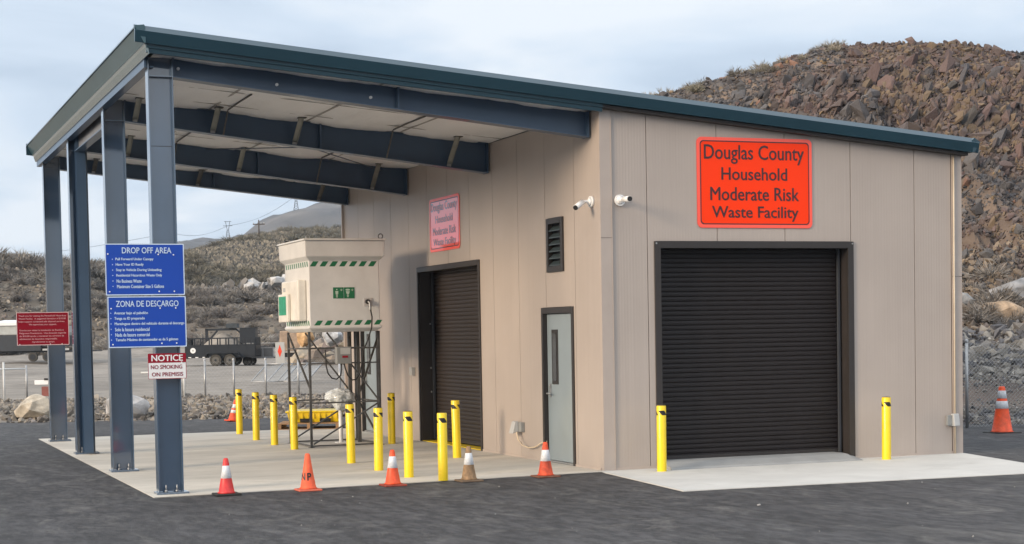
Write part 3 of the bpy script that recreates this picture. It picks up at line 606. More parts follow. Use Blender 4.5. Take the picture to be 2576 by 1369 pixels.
MB().box(-.085, -.005, -.05, 0, -.07, .08).build('back_box', mat('mid_grey_box', (.25, .26, .26), rough=.5), t, bevel=.005); b = MB(); b.hexa([(-.005, -.11, -.08), (.10, -.10, -.08), (.10, 0, -.08), (-.005, 0, -.08)], [(-.005, -.08, .10), (.10, -.07, .10), (.10, 0, .10), (-.005, 0, .10)]); b.build('cover', M_gbox, t, bevel=.012)
t = thing('outlet_box', (-.002, 3.02, .46), 'grey outlet box with lifted cover on the side wall left of the door', 'outlet box')
MB().box(-.06, 0, -.16, .02, -.07, .07).build('back_box', mat('mid_grey_box', (.25, .26, .26), rough=.5), t, bevel=.005); b = MB(); b.hexa([(-.16, -.06, -.10), (-.06, -.06, -.07), (-.06, .10, -.07), (-.16, .10, -.10)], [(-.11, -.05, .08), (-.06, -.05, .09), (-.06, .09, .09), (-.11, .09, .08)]); b.build('cover', M_gbox, t, bevel=.01)
tag(MB().path([(-.09, 2.98, .40), (-.10, 2.90, .28), (-.09, 2.75, .20), (-.07, 2.55, .17), (-.05, 2.35, .19), (-.03, 2.15, .26), (0.02, 2.04, .29)], .011).build('extension_cord', mat('cream_cord', (.62, .52, .38), rough=.5)), 'cream cord sagging from the side wall outlet into the personnel door', 'cord')
tag(MB().box(-.07, -.002, 8.06, 8.20, 1.15, 1.29).build('switch_box', M_gbox, bevel=.008), 'small grey switch box on the side wall left of the roll-up door', 'switch')

# ------------------------------------------------------------------ signs on the columns
def flat_sign(name, label, org, w_, h_, face, edge, group=None, eb=.012):
    t = thing(name, org, label, 'sign', group); O = (0, 0, 0)
    mb = MB(); plate(mb, rrect(0, w_, 0, h_, .012, 3), O, RX, UZ, 0, .005); mb.build('board', face, t, recalc=False)
    mb = MB(); ring(mb, rrect(0, w_, 0, h_, .012, 3), rrect(eb, w_-eb, eb, h_-eb, .008, 3), O, RX, UZ, .006); mb.build('edge_band', edge, t, recalc=False)
    return t
def screws(t, pts, m):
    for x, z in pts: MB().tube((x, -.0055, z), (x, -.012, z), .009, 8).build('screw', m, t)
YS = CY[0]-FW-.012
def lines(rows, x0, cw, h_): pass
W1, HH = .955, .625
t = flat_sign('drop_off_sign', 'blue DROP OFF AREA sign on the nearest canopy column', (-6.452, YS, 2.402), W1, HH, M_blue, mat('sign_edge_paint', (.55, .66, .82), rough=.4))
it = [('DROP OFF AREA', .205, .80, .508, .580)]
rows = [('Pull Forward Under Canopy', .455), ('Have Your ID Ready', .335), ('Stay in Vehicle During Unloading', .55), ('Residential Hazardous Waste Only', .555), ('No Business Waste', .305), ('Maximum Container Size 5 Gallons', .575)]
for i, (s, wd) in enumerate(rows): it.append((s, .125+.002*i, .125+wd*1.0, .415-i*.0655, .455-i*.0655))
text_mesh('lettering', it, (0, 0, 0), RX, UZ, M_bluew, t, off=.0065, fat=.0013)
mb = MB()
for i in range(6): plate(mb, [(.088+.006*math.cos(a*math.pi/4), .437-i*.0655+.006*math.sin(a*math.pi/4)) for a in range(8)], (0, 0, 0), RX, UZ, .006, .007)
mb.build('bullet_marks', M_bluew, t, recalc=False); screws(t, [(.035, .50), (.64, .495), (.825, .49), (.045, .045), (.64, .045), (.825, .045)], M_white)
t = flat_sign('drop_off_sign', 'blue ZONA DE DESCARGO sign below the English one on the nearest column', (-6.436, YS, 1.768), W1-.01, HH-.005, M_blue, mat('sign_edge_paint', (.55, .66, .82), rough=.4))
it = [('ZONA DE DESCARGO', .10, .855, .495, .568)]
rows = [('Avanzar bajo el pabellón', .405), ('Tenga su ID preparado', .365), ('Manténgase dentro del vehículo durante el descargo', .845), ('Solo la basura residencial', .42), ('Nada de basura comercial', .42), ('Tamaño Máximo de contenedor es de 5 galones', .765)]
for i, (s, wd) in enumerate(rows): it.append((s, .075+.002*i, .075+wd, .395-i*.065, .437-i*.065))
text_mesh('lettering', it, (0, 0, 0), RX, UZ, M_bluew, t, off=.0065, fat=.0013)
mb = MB()
for i in range(6): plate(mb, [(.035+.006*math.cos(a*math.pi/4), .42-i*.065+.006*math.sin(a*math.pi/4)) for a in range(8)], (0, 0, 0), RX, UZ, .006, .007)
mb.build('bullet_marks', M_bluew, t, recalc=False); screws(t, [(.04, .475), (.63, .475), (.82, .475), (.05, .04), (.64, .045), (.82, .045)], M_white)
t = flat_sign('notice_sign', 'small red and white NOTICE no smoking sign on the nearest column', (-5.972, YS, 1.378), .467, .312, M_white, M_red, eb=.006)
mb = MB(); plate(mb, [(.004, .198), (.463, .198), (.463, .308), (.004, .308)], (0, 0, 0), RX, UZ, .0062, .0072); mb.build('red_field', M_red, t, recalc=False)
text_mesh('lettering', [('NOTICE', .045, .425, .218, .292)], (0, 0, 0), RX, UZ, M_white, t, off=.008, fat=.003)
text_mesh('red_lettering', [('NO SMOKING', .035, .415, .122, .170), ('ON PREMISIS', .045, .425, .032, .080)], (0, 0, 0), RX, UZ, M_red, t, off=.0065, fat=.0013)
screws(t, [(.17, .185), (.41, .20)], M_white)
YR = CY[3]-FW-.012
t = flat_sign('donation_sign', 'dark red sign of small print on the farthest canopy column', (-6.437, YR, 1.80), .945, .612, M_red, mat('pink_edge_paint', (.75, .55, .57), rough=.4))
rows = [('Thank you for visiting the Household Hazardous', .04, .90), ('Waste Facility.  A suggested donation of $10.00', .04, .89), ('helps support continued safe disposal services.', .04, .87), ('We appreciate your support.', .22, .72), None,
        ('Gracias por visitar la Instalación de Residuos', .05, .85), ('Peligrosos Domésticos.  Una donación sugerida', .05, .89), ('de $10.00 ayuda a mantener los servicios de', .05, .85), ('eliminación de desechos responsable.', .05, .73), ('Agradecemos su apoyo.', .27, .68)]
it = [(r[0], r[1], r[2], .545-.0535*i-.022, .545-.0535*i+.016) for i, r in enumerate(rows) if r]
text_mesh('lettering', it, (0, 0, 0), RX, UZ, M_pinkw, t, off=.0065, fat=.0008); screws(t, [(.05, .02), (.60, .02), (.81, .02)], M_white)

# ------------------------------------------------------------------ bollards
def bollard_part(face_az):
    t = thing('bollard', (0, 0, 0), 'x', 'bollard', 'yellow pipe bollards with black arrow marks')
    r = .0635
    b = MB(); b.lathe([(r, 0), (r, .862), (r-.004, .870)], 28); b.build('post', M_yel, t)
    b = MB(); b.lathe([(r-.004, .868), (r-.008, .874), (.0, .880)], 28); b.build('cap', mat('bollard_cap', (.10, .075, .02), rough=.5), t)
    marks = []
    for k in range(3):
        a0 = face_az+k*2*math.pi/3; V = []; F = []; nn = 10
        for i in range(nn+1):
            for j in (0, 1):
                u = i/nn; x = (-.5+u)*.085; zc_ = .80-(x/.085)*.055-.0   # leaning parallelogram
                V.append(((r+.0008)*math.cos(a0+x/r), (r+.0008)*math.sin(a0+x/r), 0))
        V = []; mm = 8
        for i in range(nn+1):
            for j in range(mm+1):
                v_ = j/mm; z = .745+.062*v_; x = -.070+.085*i/nn+.055*(1-v_)
                V.append(((r+.0009)*math.cos(a0+x/r), (r+.0009)*math.sin(a0+x/r), z))
        for i in range(nn):
            for j in range(mm): F.append((i*(mm+1)+j, (i+1)*(mm+1)+j, (i+1)*(mm+1)+j+1, i*(mm+1)+j+1))
        b = MB(); b.add(V, F); marks.append(b.build('arrow_mark', M_blk, t, recalc=False))
    return t
bs = [(-2.283, 12.166, 'yellow bollard farthest back in the left row, beside the leaning cone', 95), (-2.435, 10.046, 'second yellow bollard from the back in the left row', 35), (-2.472, 8.463, 'third yellow bollard from the back, left of the tank stand', 35), (-2.459, 7.101, 'yellow bollard just left of the near leg of the tank stand', 35),
      (-2.483, 3.581, 'yellow bollard in front of the white pedestal under the tank', 35), (-2.524, 2.051, 'yellow bollard right behind the white-collared orange cone', 160), (-2.511, .721, 'yellow bollard between the two middle cones, marks facing front', 100), (-2.289, -.022, 'yellow bollard at the slab edge nearest the camera, left of the tan cone', 98),
      (-.673, 7.376, 'yellow bollard against the side wall left of the roll-up door', 40), (-.831, 3.563, 'yellow bollard before the side roll-up door', 150), (.602, -.493, 'yellow bollard at the left jamb of the wide front door', 96), (4.131, -.417, 'yellow bollard standing alone right of the wide front door', 98)]
base = None
for x, y, lb, az in bs:
    if base is None: base = bollard_part(0); t = base
    else: t = copy_tree(base)
    t['label'] = lb; t.location = (x, y, float(slab_z(x, y))); t.rotation_euler = (0, rad(random.uniform(-.6, .6)), rad(-90-(az-95)+random.uniform(-3, 3)))
    if lb.startswith('yellow bollard before'): t.rotation_euler[1] = rad(1.6)

# ------------------------------------------------------------------ traffic cones
def cone(label, loc, h, mcol, mbase, bands, tilt=(0, 0, 0), bw=.17, letters=None, cap=None, group='traffic cones along the slab edge', square=True):
    t = thing('traffic_cone', loc, label, 'traffic cone', group); t.rotation_euler = tilt
    r0, r1 = h*.215, h*.062
    R = lambda z: r0+(r1-r0)*z/h
    b = MB()
    b.lathe([(bw*.62, .022), (r0*1.15, .030), (R(.03)+.003, .045), (R(h*.5), h*.5), (R(h*.97), h*.97), (r1*.85, h*.995), (r1*.55, h), (r1*.5, h-.03)], 28); b.build('body', mcol, t)
    b = MB(); b.box(-bw, bw, -bw, bw, 0, .024); b.build('base', mbase, t, bevel=.010)
    for z0, z1, m in bands:
        c = MB(); c.lathe([(R(z0*h)+.0005, z0*h), (R(z0*h)+.003, z0*h+.002), (R(z1*h)+.003, z1*h-.002), (R(z1*h)+.0005, z1*h)], 28); c.build('collar', m, t)
    if letters:
        V = []; F = []
        cu = bpy.data.curves.new('t', 'FONT'); cu.body = letters; cu.size = .11; cu.offset = .003; cu.space_character = 1.25; ob = bpy.data.objects.new('t', cu); COL.objects.link(ob); bpy.context.view_layer.update()
        me = bpy.data.meshes.new_from_object(ob.evaluated_get(bpy.context.evaluated_depsgraph_get()))
        bm = bmesh.new(); bm.from_mesh(me); bmesh.ops.subdivide_edges(bm, edges=bm.edges, cuts=1); bm.to_mesh(me); bm.free()
        cx = sum(v.co.x for v in me.vertices)/len(me.vertices)
        for v in me.vertices:
            z = .135+v.co.y*1.15; rr = R(z)+.004; a = -math.pi/2-.10+(v.co.x-cx)/rr; V.append((rr*math.cos(a), rr*math.sin(a), z))
        for p in me.polygons: F.append(tuple(p.vertices))
        bpy.data.objects.remove(ob); bpy.data.curves.remove(cu)
        MB().add(V, F).build('lettering', M_blk, t, recalc=False)
    return t
ag = -.007
gz = lambda x: float(slab_z(x, 0))+ag
cone('red cone with one white collar, nearest the first column', (-5.138, -.20, gz(-5.1)), .45, M_cred, M_cbase, [(.46, .80, M_cref)], bw=.155)
cone('plain faded orange cone with hand painted letters', (-4.131, -.25, gz(-4.1)), .46, mat('faded_orange_plastic', (.82, .12, .045), rough=.6, var=.12, vs_=8, stain=.2, stain_s=7), mat('orange_base_plastic', (.55, .13, .08), rough=.7, var=.2), [], bw=.145, letters='NP')
cone('bright orange cone with one white collar, in front of the bollard row', (-3.046, -.28, gz(-3)), .455, M_corange, mat('red_brown_rubber', (.28, .05, .03), rough=.7, var=.3, vs_=9), [(.50, .82, M_cref)], bw=.145)
cone('weathered tan cone with white collar beside the nearest bollard', (-2.029, -.28, gz(-2)), .45, M_ctan, mat('dusty_tan_rubber', (.13, .09, .06), rough=.8, var=.2), [(.48, .81, M_cref)], bw=.15)
cone('dirty orange cone with white collar in front of the personnel door', (-.978, -.30, gz(-1)), .455, mat('dirty_orange_plastic', (.66, .075, .022), rough=.6, var=.3, vs_=7, stain=.45, stain_s=5), M_cbase2, [(.46, .78, M_cref)], bw=.155)
cone('leaning orange cone half hidden behind the farthest bollard', (-1.30, 17.4, -.01), .50, M_corange, M_corange, [(.38, .52, M_cref), (.60, .78, M_cref)], tilt=(0, rad(10), rad(15)), bw=.15)
cone('tall orange cone with two white collars by the right-hand fence', (9.15, 3.62, -.016), .81, M_corange, M_cbase, [(.53, .69, M_cref), (.745, .91, M_cref)], bw=.235)

# ------------------------------------------------------------------ safety shower tank on its stand
tk = thing('shower_tank', (0, 0, 0), 'cream square water tank with green hazard stripes on a steel stand', 'water tank')
b = MB()
def rect(x0, x1, y0, y1, z): return [(x0, y0, z), (x1, y0, z), (x1, y1, z), (x0, y1, z)]
LV_ = [rect(-2.10, -.98, 7.13, 8.68, 1.94), rect(-2.175, -.905, 7.05, 8.76, 2.00), rect(-2.175, -.905, 7.05, 8.76, 2.03), rect(-2.15, -.93, 7.075, 8.735, 2.045), rect(-2.15, -.93, 7.075, 8.735, 3.13), rect(-2.225, -.86, 6.99, 8.82, 3.20), rect(-2.235, -.85, 6.98, 8.83, 3.465)]
V = [p for r in LV_ for p in r]; F = [(3, 2, 1, 0)]+[(4*k+i, 4*k+(i+1) % 4, 4*k+4+(i+1) % 4, 4*k+4+i) for k in range(len(LV_)-1) for i in range(4)]+[(24, 25, 26, 27)]
b.add(V, F); b.build('tank_body', M_cream, tk, bevel=.012)
b = MB(); b.hexa(rect(-2.265, -.82, 6.95, 8.86, 3.467), rect(-2.255, -.83, 6.96, 8.85, 3.497)); b.build('lid', M_cream, tk, bevel=.006)
for x, y in ((-2.2, 8.75), (-2.15, 7.1)): MB().path([(x-.03, y, 3.497), (x-.03, y, 3.54), (x, y, 3.56), (x+.03, y, 3.54), (x+.03, y, 3.497)], .008).build('lifting_eye', M_galv, tk)
MB().path([(-.90+.04*math.sin(a), 7.05, 3.54-.04*math.cos(a)) for a in np.linspace(0, 2*math.pi, 14)], .009).build('lifting_eye', M_galvd, tk)
for y in (7.55, 8.25): MB().box(-2.262, -2.20, y-.06, y+.06, 3.498, 3.52).build('lid_latch', M_blk, tk)
def stripes(face, a0, a1, z0, z1, n, wd, sl, skip=()):
    b = MB()
    for i in range(n):
        if i in skip: continue
        a = a0+(a1-a0)*i/n
        q = [(a, z0), (a+wd, z0), (a+wd+sl, z1), (a+sl, z1)]
        if face == 'f': b.add([(p, 7.073, z) for p, z in q], [(0, 1, 2, 3)])
        else: b.add([(-2.152, p, z) for p, z in q], [(0, 1, 2, 3)])
    return b.build('hazard_stripes', M_green, tk, recalc=False)
# stripes lie on the body's faces just below the rim and above the foot
stripes('f', -2.135, -.955, 3.035, 3.12, 7, .095, .06); stripes('f', -2.08, -.87, 2.05, 2.13, 7, .095, .06)
stripes('l', 7.12, 8.70, 3.035, 3.12, 11, .065, .04); stripes('l', 7.10, 8.70, 2.05, 2.13, 12, .065, .04)
b = MB(); b.box(-2.30, -2.152, 7.26, 8.40, 2.13, 2.82); b.build('cabinet', M_white if False else mat('ivory_cabinet', (.78, .75, .69), rough=.35, coat=.2), tk, bevel=.025)
b = MB(); b.box(-2.36, -2.302, 7.78, 8.42, 2.12, 2.60); b.build('shower_cabinet', mat('ivory_cabinet', (.68, .64, .56)), tk, bevel=.015)
MB().box(-2.364, -2.3605, 7.86, 8.36, 2.24, 2.56).build('green_instruction_sheet', mat('teal_green_print', (.02, .30, .17), rough=.4, var=.3, vs_=14), tk)
MB().box(-2.304, -2.3005, 8.12, 8.28, 2.64, 2.71).build('small_label', M_gbox, tk)
# pictograms: a person under a shower and an eyewash bowl, each with a cross
pz = 2.497
b = MB()
for x0 in (-1.742, -1.551): b.box(x0, x0+.182, 7.070, 7.0735, pz, pz+.186)
b.build('pictogram', M_green, tk)
b = MB(); Y_ = 7.0690
def disc(cx, cz, r, rz=None, n=14):
    rz = rz or r; b.add([(cx+r*math.cos(2*math.pi*i/n), Y_, cz+rz*math.sin(2*math.pi*i/n)) for i in range(n)], [tuple(range(n))])
def qd(x0, x1, z0, z1): b.add([(x0, Y_, z0), (x1, Y_, z0), (x1, Y_, z1), (x0, Y_, z1)], [(0, 1, 2, 3)])
disc(-1.678, pz+.150, .012); b.add([(-1.700, Y_, pz+.125), (-1.656, Y_, pz+.125), (-1.664, Y_, pz+.075), (-1.692, Y_, pz+.075)], [(0, 1, 2, 3)]); qd(-1.692, -1.681, pz+.015, pz+.076); qd(-1.675, -1.664, pz+.015, pz+.076); qd(-1.704, -1.699, pz+.07, pz+.125); qd(-1.657, -1.652, pz+.07, pz+.125)
for cx in (-1.598, -1.408): qd(cx-.018, cx+.018, pz+.136, pz+.149); qd(cx-.0065, cx+.0065, pz+.1245, pz+.1605)
disc(-1.487, pz+.145, .040, .016); b.add([(-1.522, Y_, pz+.12), (-1.452, Y_, pz+.12), (-1.468, Y_, pz+.072), (-1.506, Y_, pz+.072)], [(0, 1, 2, 3)]); qd(-1.497, -1.477, pz+.02, pz+.07); qd(-1.507, -1.467, pz+.045, pz+.052)
b.build('pictogram_figures', mat('pale_green_print', (.50, .62, .52), rough=.4), tk, recalc=False)
MB().box(-1.21, -1.06, 7.066, 7.074, 2.36, 2.50).build('outlet_plate', mat('clear_grey_plate', (.50, .48, .47), rough=.25), tk, bevel=.003)
b = MB(); b.tube((-1.155, 7.066, 2.44), (-1.155, 7.00, 2.44), .038, 14); b.build('plug', M_blk, tk)
b = MB(); b.path([(-1.15, 7.01, 2.44), (-1.13, 6.99, 2.42), (-1.125, 6.99, 2.36), (-1.125, 6.99, 2.30)], .022, 8); b.build('plug_elbow', M_galv, tk)
# stand
st = empty_part('stand', tk)
LX, RX_, NY, BY = -2.12, -.905, 7.27, 8.72; q = .019
for x in (LX, RX_):
    for y in (NY, BY):
        z_ = float(slab_z(x, y)); l = MB(); l.box(x-q, x+q, y-q, y+q, z_+.006, 1.945); l.box(x-.05, x+.05, y-.05, y+.05, z_, z_+.006); l.build('leg', M_galvd, st)
def br(p, q_, w_=.016): MB().bar(p, q_, w_, .012).build('rail', M_galvd, st)
for y in (NY, BY):
    for z in ((1.66, 1.41, .745, .02) if y == NY else (1.66, .745, .02)): br((LX+q, y, z), (RX_-q, y, z))
for x in (LX, RX_):
    for z in (1.66, .745, .02): br((x, NY+q, z), (x, BY-q, z))
for y in (NY, BY):
    br((LX+.30, y-.022, 1.93), (RX_-.02, y-.022, .76)); br((LX+.03, y-.022, .05), (RX_-.02, y-.022, .73))
br((LX, NY+.03, 1.0), (LX, BY-.03, 1.9)); br((RX_+.022, NY+.05, 1.9), (RX_+.022, BY-.05, .78)); br((RX_+.022, NY+.05, .05), (RX_+.022, BY-.05, .72)); 
for x in (-1.15, -1.0): MB().box(x-.03, x+.03, 8.2, 8.26, 0, 1.94).build('pipe_riser', M_galvd, st)
b = MB(); b.box(-1.69, -1.44, 7.10, 7.24, 1.40, 1.685); b.build('control_box', mat('control_box_grey', (.24, .25, .25), rough=.4, var=.1), st, bevel=.006)
MB().box(-1.63, -1.46, 7.094, 7.0985, 1.56, 1.665).build('control_window', mat('control_window_plate', (.45, .46, .46), rough=.3), st)
MB().box(-1.60, -1.50, 7.094, 7.0985, 1.50, 1.535).build('red_label', M_red, st)
b = MB(); b.path([(-1.125, 6.985, 2.32), (-1.10, 6.98, 2.18), (-1.11, 6.98, 2.0), (-1.17, 7.02, 1.80), (-1.24, 7.08, 1.60), (-1.25, 7.12, 1.42), (-1.29, 7.12, 1.24), (-1.36, 7.12, 1.13), (-1.43, 7.12, 1.12), (-1.50, 7.13, 1.20), (-1.54, 7.15, 1.32), (-1.55, 7.17, 1.40)], .013, 8); b.build('hose', M_blk, st)
b = MB(); b.path([(-1.86, 7.22, 1.64), (-1.86, 7.21, 1.50), (-1.855, 7.20, 1.36), (-1.83, 7.18, 1.24), (-1.77, 7.17, 1.16), (-1.69, 7.16, 1.14), (-1.62, 7.16, 1.20), (-1.60, 7.16, 1.30), (-1.60, 7.17, 1.40)], .012, 8); b.build('hose', M_blk, st)
t = thing('eyewash_pedestal', (-1.32, 8.30, -.01), 'plastic wrapped eyewash bowl on a white pedestal under the tank', 'eyewash')
MB().tube((0, 0, 0), (0, 0, .62), .035, 14).build('pedestal', M_white, t); MB().box(-.09, .09, -.09, .09, 0, .015).build('foot_plate', M_white, t)
b = MB(); bmw = bmesh.new(); bmesh.ops.create_icosphere(bmw, subdivisions=4, radius=1)
for v in bmw.verts:
    c = v.co.copy(); n_ = mnoise.noise(c*2.2)*.16+abs(mnoise.noise(c*5))*.14
    c *= 1+n_; v.co = Vector((c.x*.255, c.y*.2, c.z*.135+.82-(max(0, c.x)**2)*.05*(c.z < 0)-(0.10*max(0, -c.z)**2 if abs(c.x) < .4 else 0)))
me = bpy.data.meshes.new('wrapped_bowl'); bmw.to_mesh(me); bmw.free(); me.materials.append(M_wrap); o = bpy.data.objects.new('wrapped_bowl', me); COL.objects.link(o); o.parent = t
# spill tray on pallet
t = thing('pallet', (-.55, 13.35, -.01), 'wooden pallet on the slab end behind the tank stand', 'pallet', rz=rad(-46)); t.rotation_euler = (0, 0, rad(-20))
for i in range(7): 
    o = MB().box(-.62, .62, -.5+i*.158, -.40+i*.158, .115, .135).build('deck_board', M_wood, t) if i == 0 else o.copy()
    if i: COL.objects.link(o); o.parent = t; o.location = (0, i*.158, 0)
    else: o.location = (0, 0, 0)
    if i: pass
for x in (-.58, 0, .58): MB().box(x-.03, x+.03, -.5, .55, .02, .114).build('stringer', M_wood, t)
for y in (-.45, .05, .5): MB().box(-.62, .62, y-.05, y+.05, 0, .019).build('bottom_board', M_wood, t)
t = thing('spill_tray', (-.42, 13.42, .13), 'yellow plastic spill tray resting on the wooden pallet', 'spill tray', rz=rad(-20))
b = MB(); b.hexa(rect(-.50, .50, -.42, .42, 0), rect(-.54, .54, -.46, .46, .20)); b.box(-.57, .57, -.49, .49, .20, .235); b.build('tray', M_yel, t, bevel=.012)
for x in (-.28, .12): MB().box(x, x+.22, -.475, -.44, .01, .08).build('fork_opening', M_blk, t)
for x in np.linspace(-.46, .46, 9): MB().box(x-.012, x+.012, -.468, -.45, .08, .2).build('rib', M_yel, t)

# ------------------------------------------------------------------ rocks
def rock_variants(n, flat=1.0, seed=1, k=14):
    rr = random.Random(seed); out = []
    for i in range(n):
        bm = bmesh.new()
        for j in range(k):
            v = Vector((rr.gauss(0, 1), rr.gauss(0, 1), rr.gauss(0, 1))).normalized()*rr.uniform(.78, 1.0); bm.verts.new(v)
        bmesh.ops.convex_hull(bm, input=bm.verts)
        bmesh.ops.delete(bm, geom=[v for v in bm.verts if not v.link_faces], context='VERTS')
        bmesh.ops.triangulate(bm, faces=bm.faces); bmesh.ops.recalc_face_normals(bm, faces=bm.faces)
        me = bpy.data.meshes.new('rock'); bm.to_mesh(me); bm.free(); me.materials.append(M_rock)
        a = me.attributes.new('tint', 'FLOAT_COLOR', 'POINT'); a.data.foreach_set('color', np.ones(len(me.vertices)*4, dtype=np.float32))
        co = np.zeros(len(me.vertices)*3, dtype=np.float32); me.vertices.foreach_get('co', co)
        fi = np.zeros(len(me.polygons)*3, dtype=np.int32); me.loops.foreach_get('vertex_index', fi)
        out.append((me, co.reshape(-1, 3), fi.reshape(-1, 3)))
    return out
def rand_rot(n, tilt=math.pi, lean=None):
    q = rng.normal(size=(n, 4)); q /= np.linalg.norm(q, axis=1)[:, None]; w_, x, y, z = q.T
    return np.stack([1-2*(y*y+z*z), 2*(x*y-z*w_), 2*(x*z+y*w_), 2*(x*y+z*w_), 1-2*(x*x+z*z), 2*(y*z-x*w_), 2*(x*z-y*w_), 2*(y*z+x*w_), 1-2*(x*x+y*y)], -1).reshape(n, 3, 3)
def build_stuff(name, V, F, T, m, parent=None, kind='stuff', label=None):
    me = bpy.data.meshes.new(name); me.vertices.add(len(V)); me.vertices.foreach_set('co', V.astype(np.float32).ravel())
    me.loops.add(F.size); me.loops.foreach_set('vertex_index', F.astype(np.int32).ravel()); me.polygons.add(len(F)); me.polygons.foreach_set('loop_start', np.arange(0, F.size, 3, dtype=np.int32))
    me.update(calc_edges=True); me.polygons.foreach_set('use_smooth', np.zeros(len(F), dtype=bool))
    a = me.attributes.new('tint', 'FLOAT_COLOR', 'POINT'); c = np.ones((len(V), 4), dtype=np.float32); c[:, :3] = T; a.data.foreach_set('color', c.ravel())
    me.materials.append(m); o = bpy.data.objects.new(name, me); COL.objects.link(o)
    if parent: o.parent = parent
    return tag(o, label=label, kind=kind)
def scatter_rocks(parent, P, size, tints, variants, n_ind=300, axes=(1, 1, 1), jitter=.35, name='rock', Rm=None, dist=None):
    n = len(P); Rm = rand_rot(n) if Rm is None else Rm
    sc = size[:, None]*np.array(axes)[None]*(1+rng.uniform(-jitter, jitter, (n, 3)))
    A = Rm*sc[:, None, :] ; vi = rng.integers(0, len(variants), n)
    key = size/(dist if dist is not None else 1.0); order = np.argsort(-key); ind = order[:n_ind]; rest = order[n_ind:]
    for i in ind:
        o = bpy.data.objects.new(name, variants[vi[i]][0]); COL.objects.link(o); o.parent = parent
        M = Matrix([list(A[i][0])+[P[i][0]], list(A[i][1])+[P[i][1]], list(A[i][2])+[P[i][2]], [0, 0, 0, 1]]); o.matrix_local = M; o.color = (*tints[i], 1)
    VV = []; FF = []; TT = []; off = 0
    for k, (me, co, fi) in enumerate(variants):
        r = rest[vi[rest] == k]
        if len(r) == 0: continue
        v = np.einsum('nij,vj->nvi', A[r], co)+P[r][:, None, :]; nv = len(co)
        VV.append(v.reshape(-1, 3)); FF.append((fi[None]+(np.arange(len(r))*nv)[:, None, None]).reshape(-1, 3)+off); TT.append(np.repeat(tints[r], nv, axis=0)); off += len(r)*nv
    if VV: build_stuff('loose_'+name+'s', np.concatenate(VV), np.concatenate(FF), np.concatenate(TT), M_rock, parent)
pal = lambda cols, n, v=.18: np.array(cols)[rng.integers(0, len(cols), n)]*(1+rng.uniform(-v, v, (n, 1)))
RS = rock_variants(14, seed=5, k=10); RV = rock_variants(12, seed=3); RB = rock_variants(8, seed=11, k=26)
# rip-rap strip at the left
n = 9000; s_ = rng.uniform(-17.5, -1.0, n); d_ = rng.uniform(39.8, 51.2, n); sz = np.clip(rng.lognormal(-2.75, .42, n), .03, .19)*np.interp(d_, [39, 46, 51], [1, .9, .65])
keep = rng.random(n) < np.interp(d_, [39.8, 48, 51.2], [1, 1, .35]); s_, d_, sz = s_[keep], d_[keep], sz[keep]
x, y = land(s_, d_); P = np.stack([x, y, land_h_left(s_, d_)+sz*.25], -1)
scatter_rocks(yard, P, sz, pal([(.22, .20, .175), (.17, .155, .14), (.27, .24, .20), (.20, .185, .18), (.13, .12, .11), (.32, .29, .25)], len(P)), RV, 300, (1, 1, .75), dist=d_)
# bank of rocks on the left hillside
n = 5200; d_ = rng.uniform(117, 151, n); s_ = rng.uniform(-.36, -.05, n)*d_; an = s_/d_
dens = np.clip((-.18-an)/.05, .18, 1)+.25*(rng.random(n) < .25); keep = rng.random(n) < dens; s_, d_ = s_[keep], d_[keep]; n = len(s_)
sz = np.clip(rng.lognormal(-1.75, .5, n), .08, .75); x, y = land(s_, d_); P = np.stack([x, y, land_h_left(s_, d_)+sz*.1], -1)
scatter_rocks(bank, P, sz, pal([(.17, .15, .125), (.12, .105, .09), (.24, .21, .17), (.10, .09, .08), (.30, .26, .21), (.15, .13, .12)], n), RV, 200, (1, 1, .7))
# rubble heap near the road, pale blocks
n = 260; s_ = rng.normal(-21, 2.6, n); d_ = rng.normal(158, 3, n); sz = np.clip(rng.lognormal(-.95, .4, n), .15, .9); x, y = land(s_, d_); P = np.stack([x, y, land_h_left(s_, d_)+.9+sz*.3+rng.uniform(0, 1.2, n)*np.exp(-((s_+19)/2)**2)], -1)
scatter_rocks(bank, P, sz, pal([(.42, .42, .42), (.30, .29, .28), (.5, .5, .5), (.2, .19, .18)], n), RV, 60, (1, 1, .7))
# pile of boulders right of the trailers
n = 190; s_ = rng.uniform(-10.7, -5.5, n); d_ = rng.uniform(84, 97, n); sz = np.clip(rng.lognormal(-1.1, .45, n), .15, .75)
x, y = land(s_, d_); hz = land_h_left(s_, d_)+np.clip((d_-84)/13, 0, 1)*np.interp(s_, [-11.2, -10, -9, -6], [.1, .6, 1.0, 1.3])+sz*.25; P = np.stack([x, y, hz], -1)
scatter_rocks(yard, P, sz, pal([(.34, .29, .24), (.22, .18, .15), (.42, .36, .28), (.16, .13, .12), (.28, .25, .23)], n), RB, 190, (1, .9, .8))
# mound under the pile
mb = MB(); g = 14; V = []
for j in range(g+1):
    for i in range(g+1):
        s1 = -11.8+7*i/g; d1 = 82.5+17*j/g; xx, yy_ = land(s1, d1); V.append((xx, yy_, float(land_h_left(np.array(s1), np.array(d1)))-.4+float(np.interp(s1, [-11.8, -10.5, -9, -5], [0, .4, 1.0, 1.4]))*math.sin(math.pi*min(1, j/g*1.0))**.6+.3*random.random()))
mb.add(V, [(j*(g+1)+i, j*(g+1)+i+1, (j+1)*(g+1)+i+1, (j+1)*(g+1)+i) for j in range(g) for i in range(g)]); tag(mb.build('earth_mound', M_dirt, recalc=False), 'earth under the boulder pile', kind='structure')
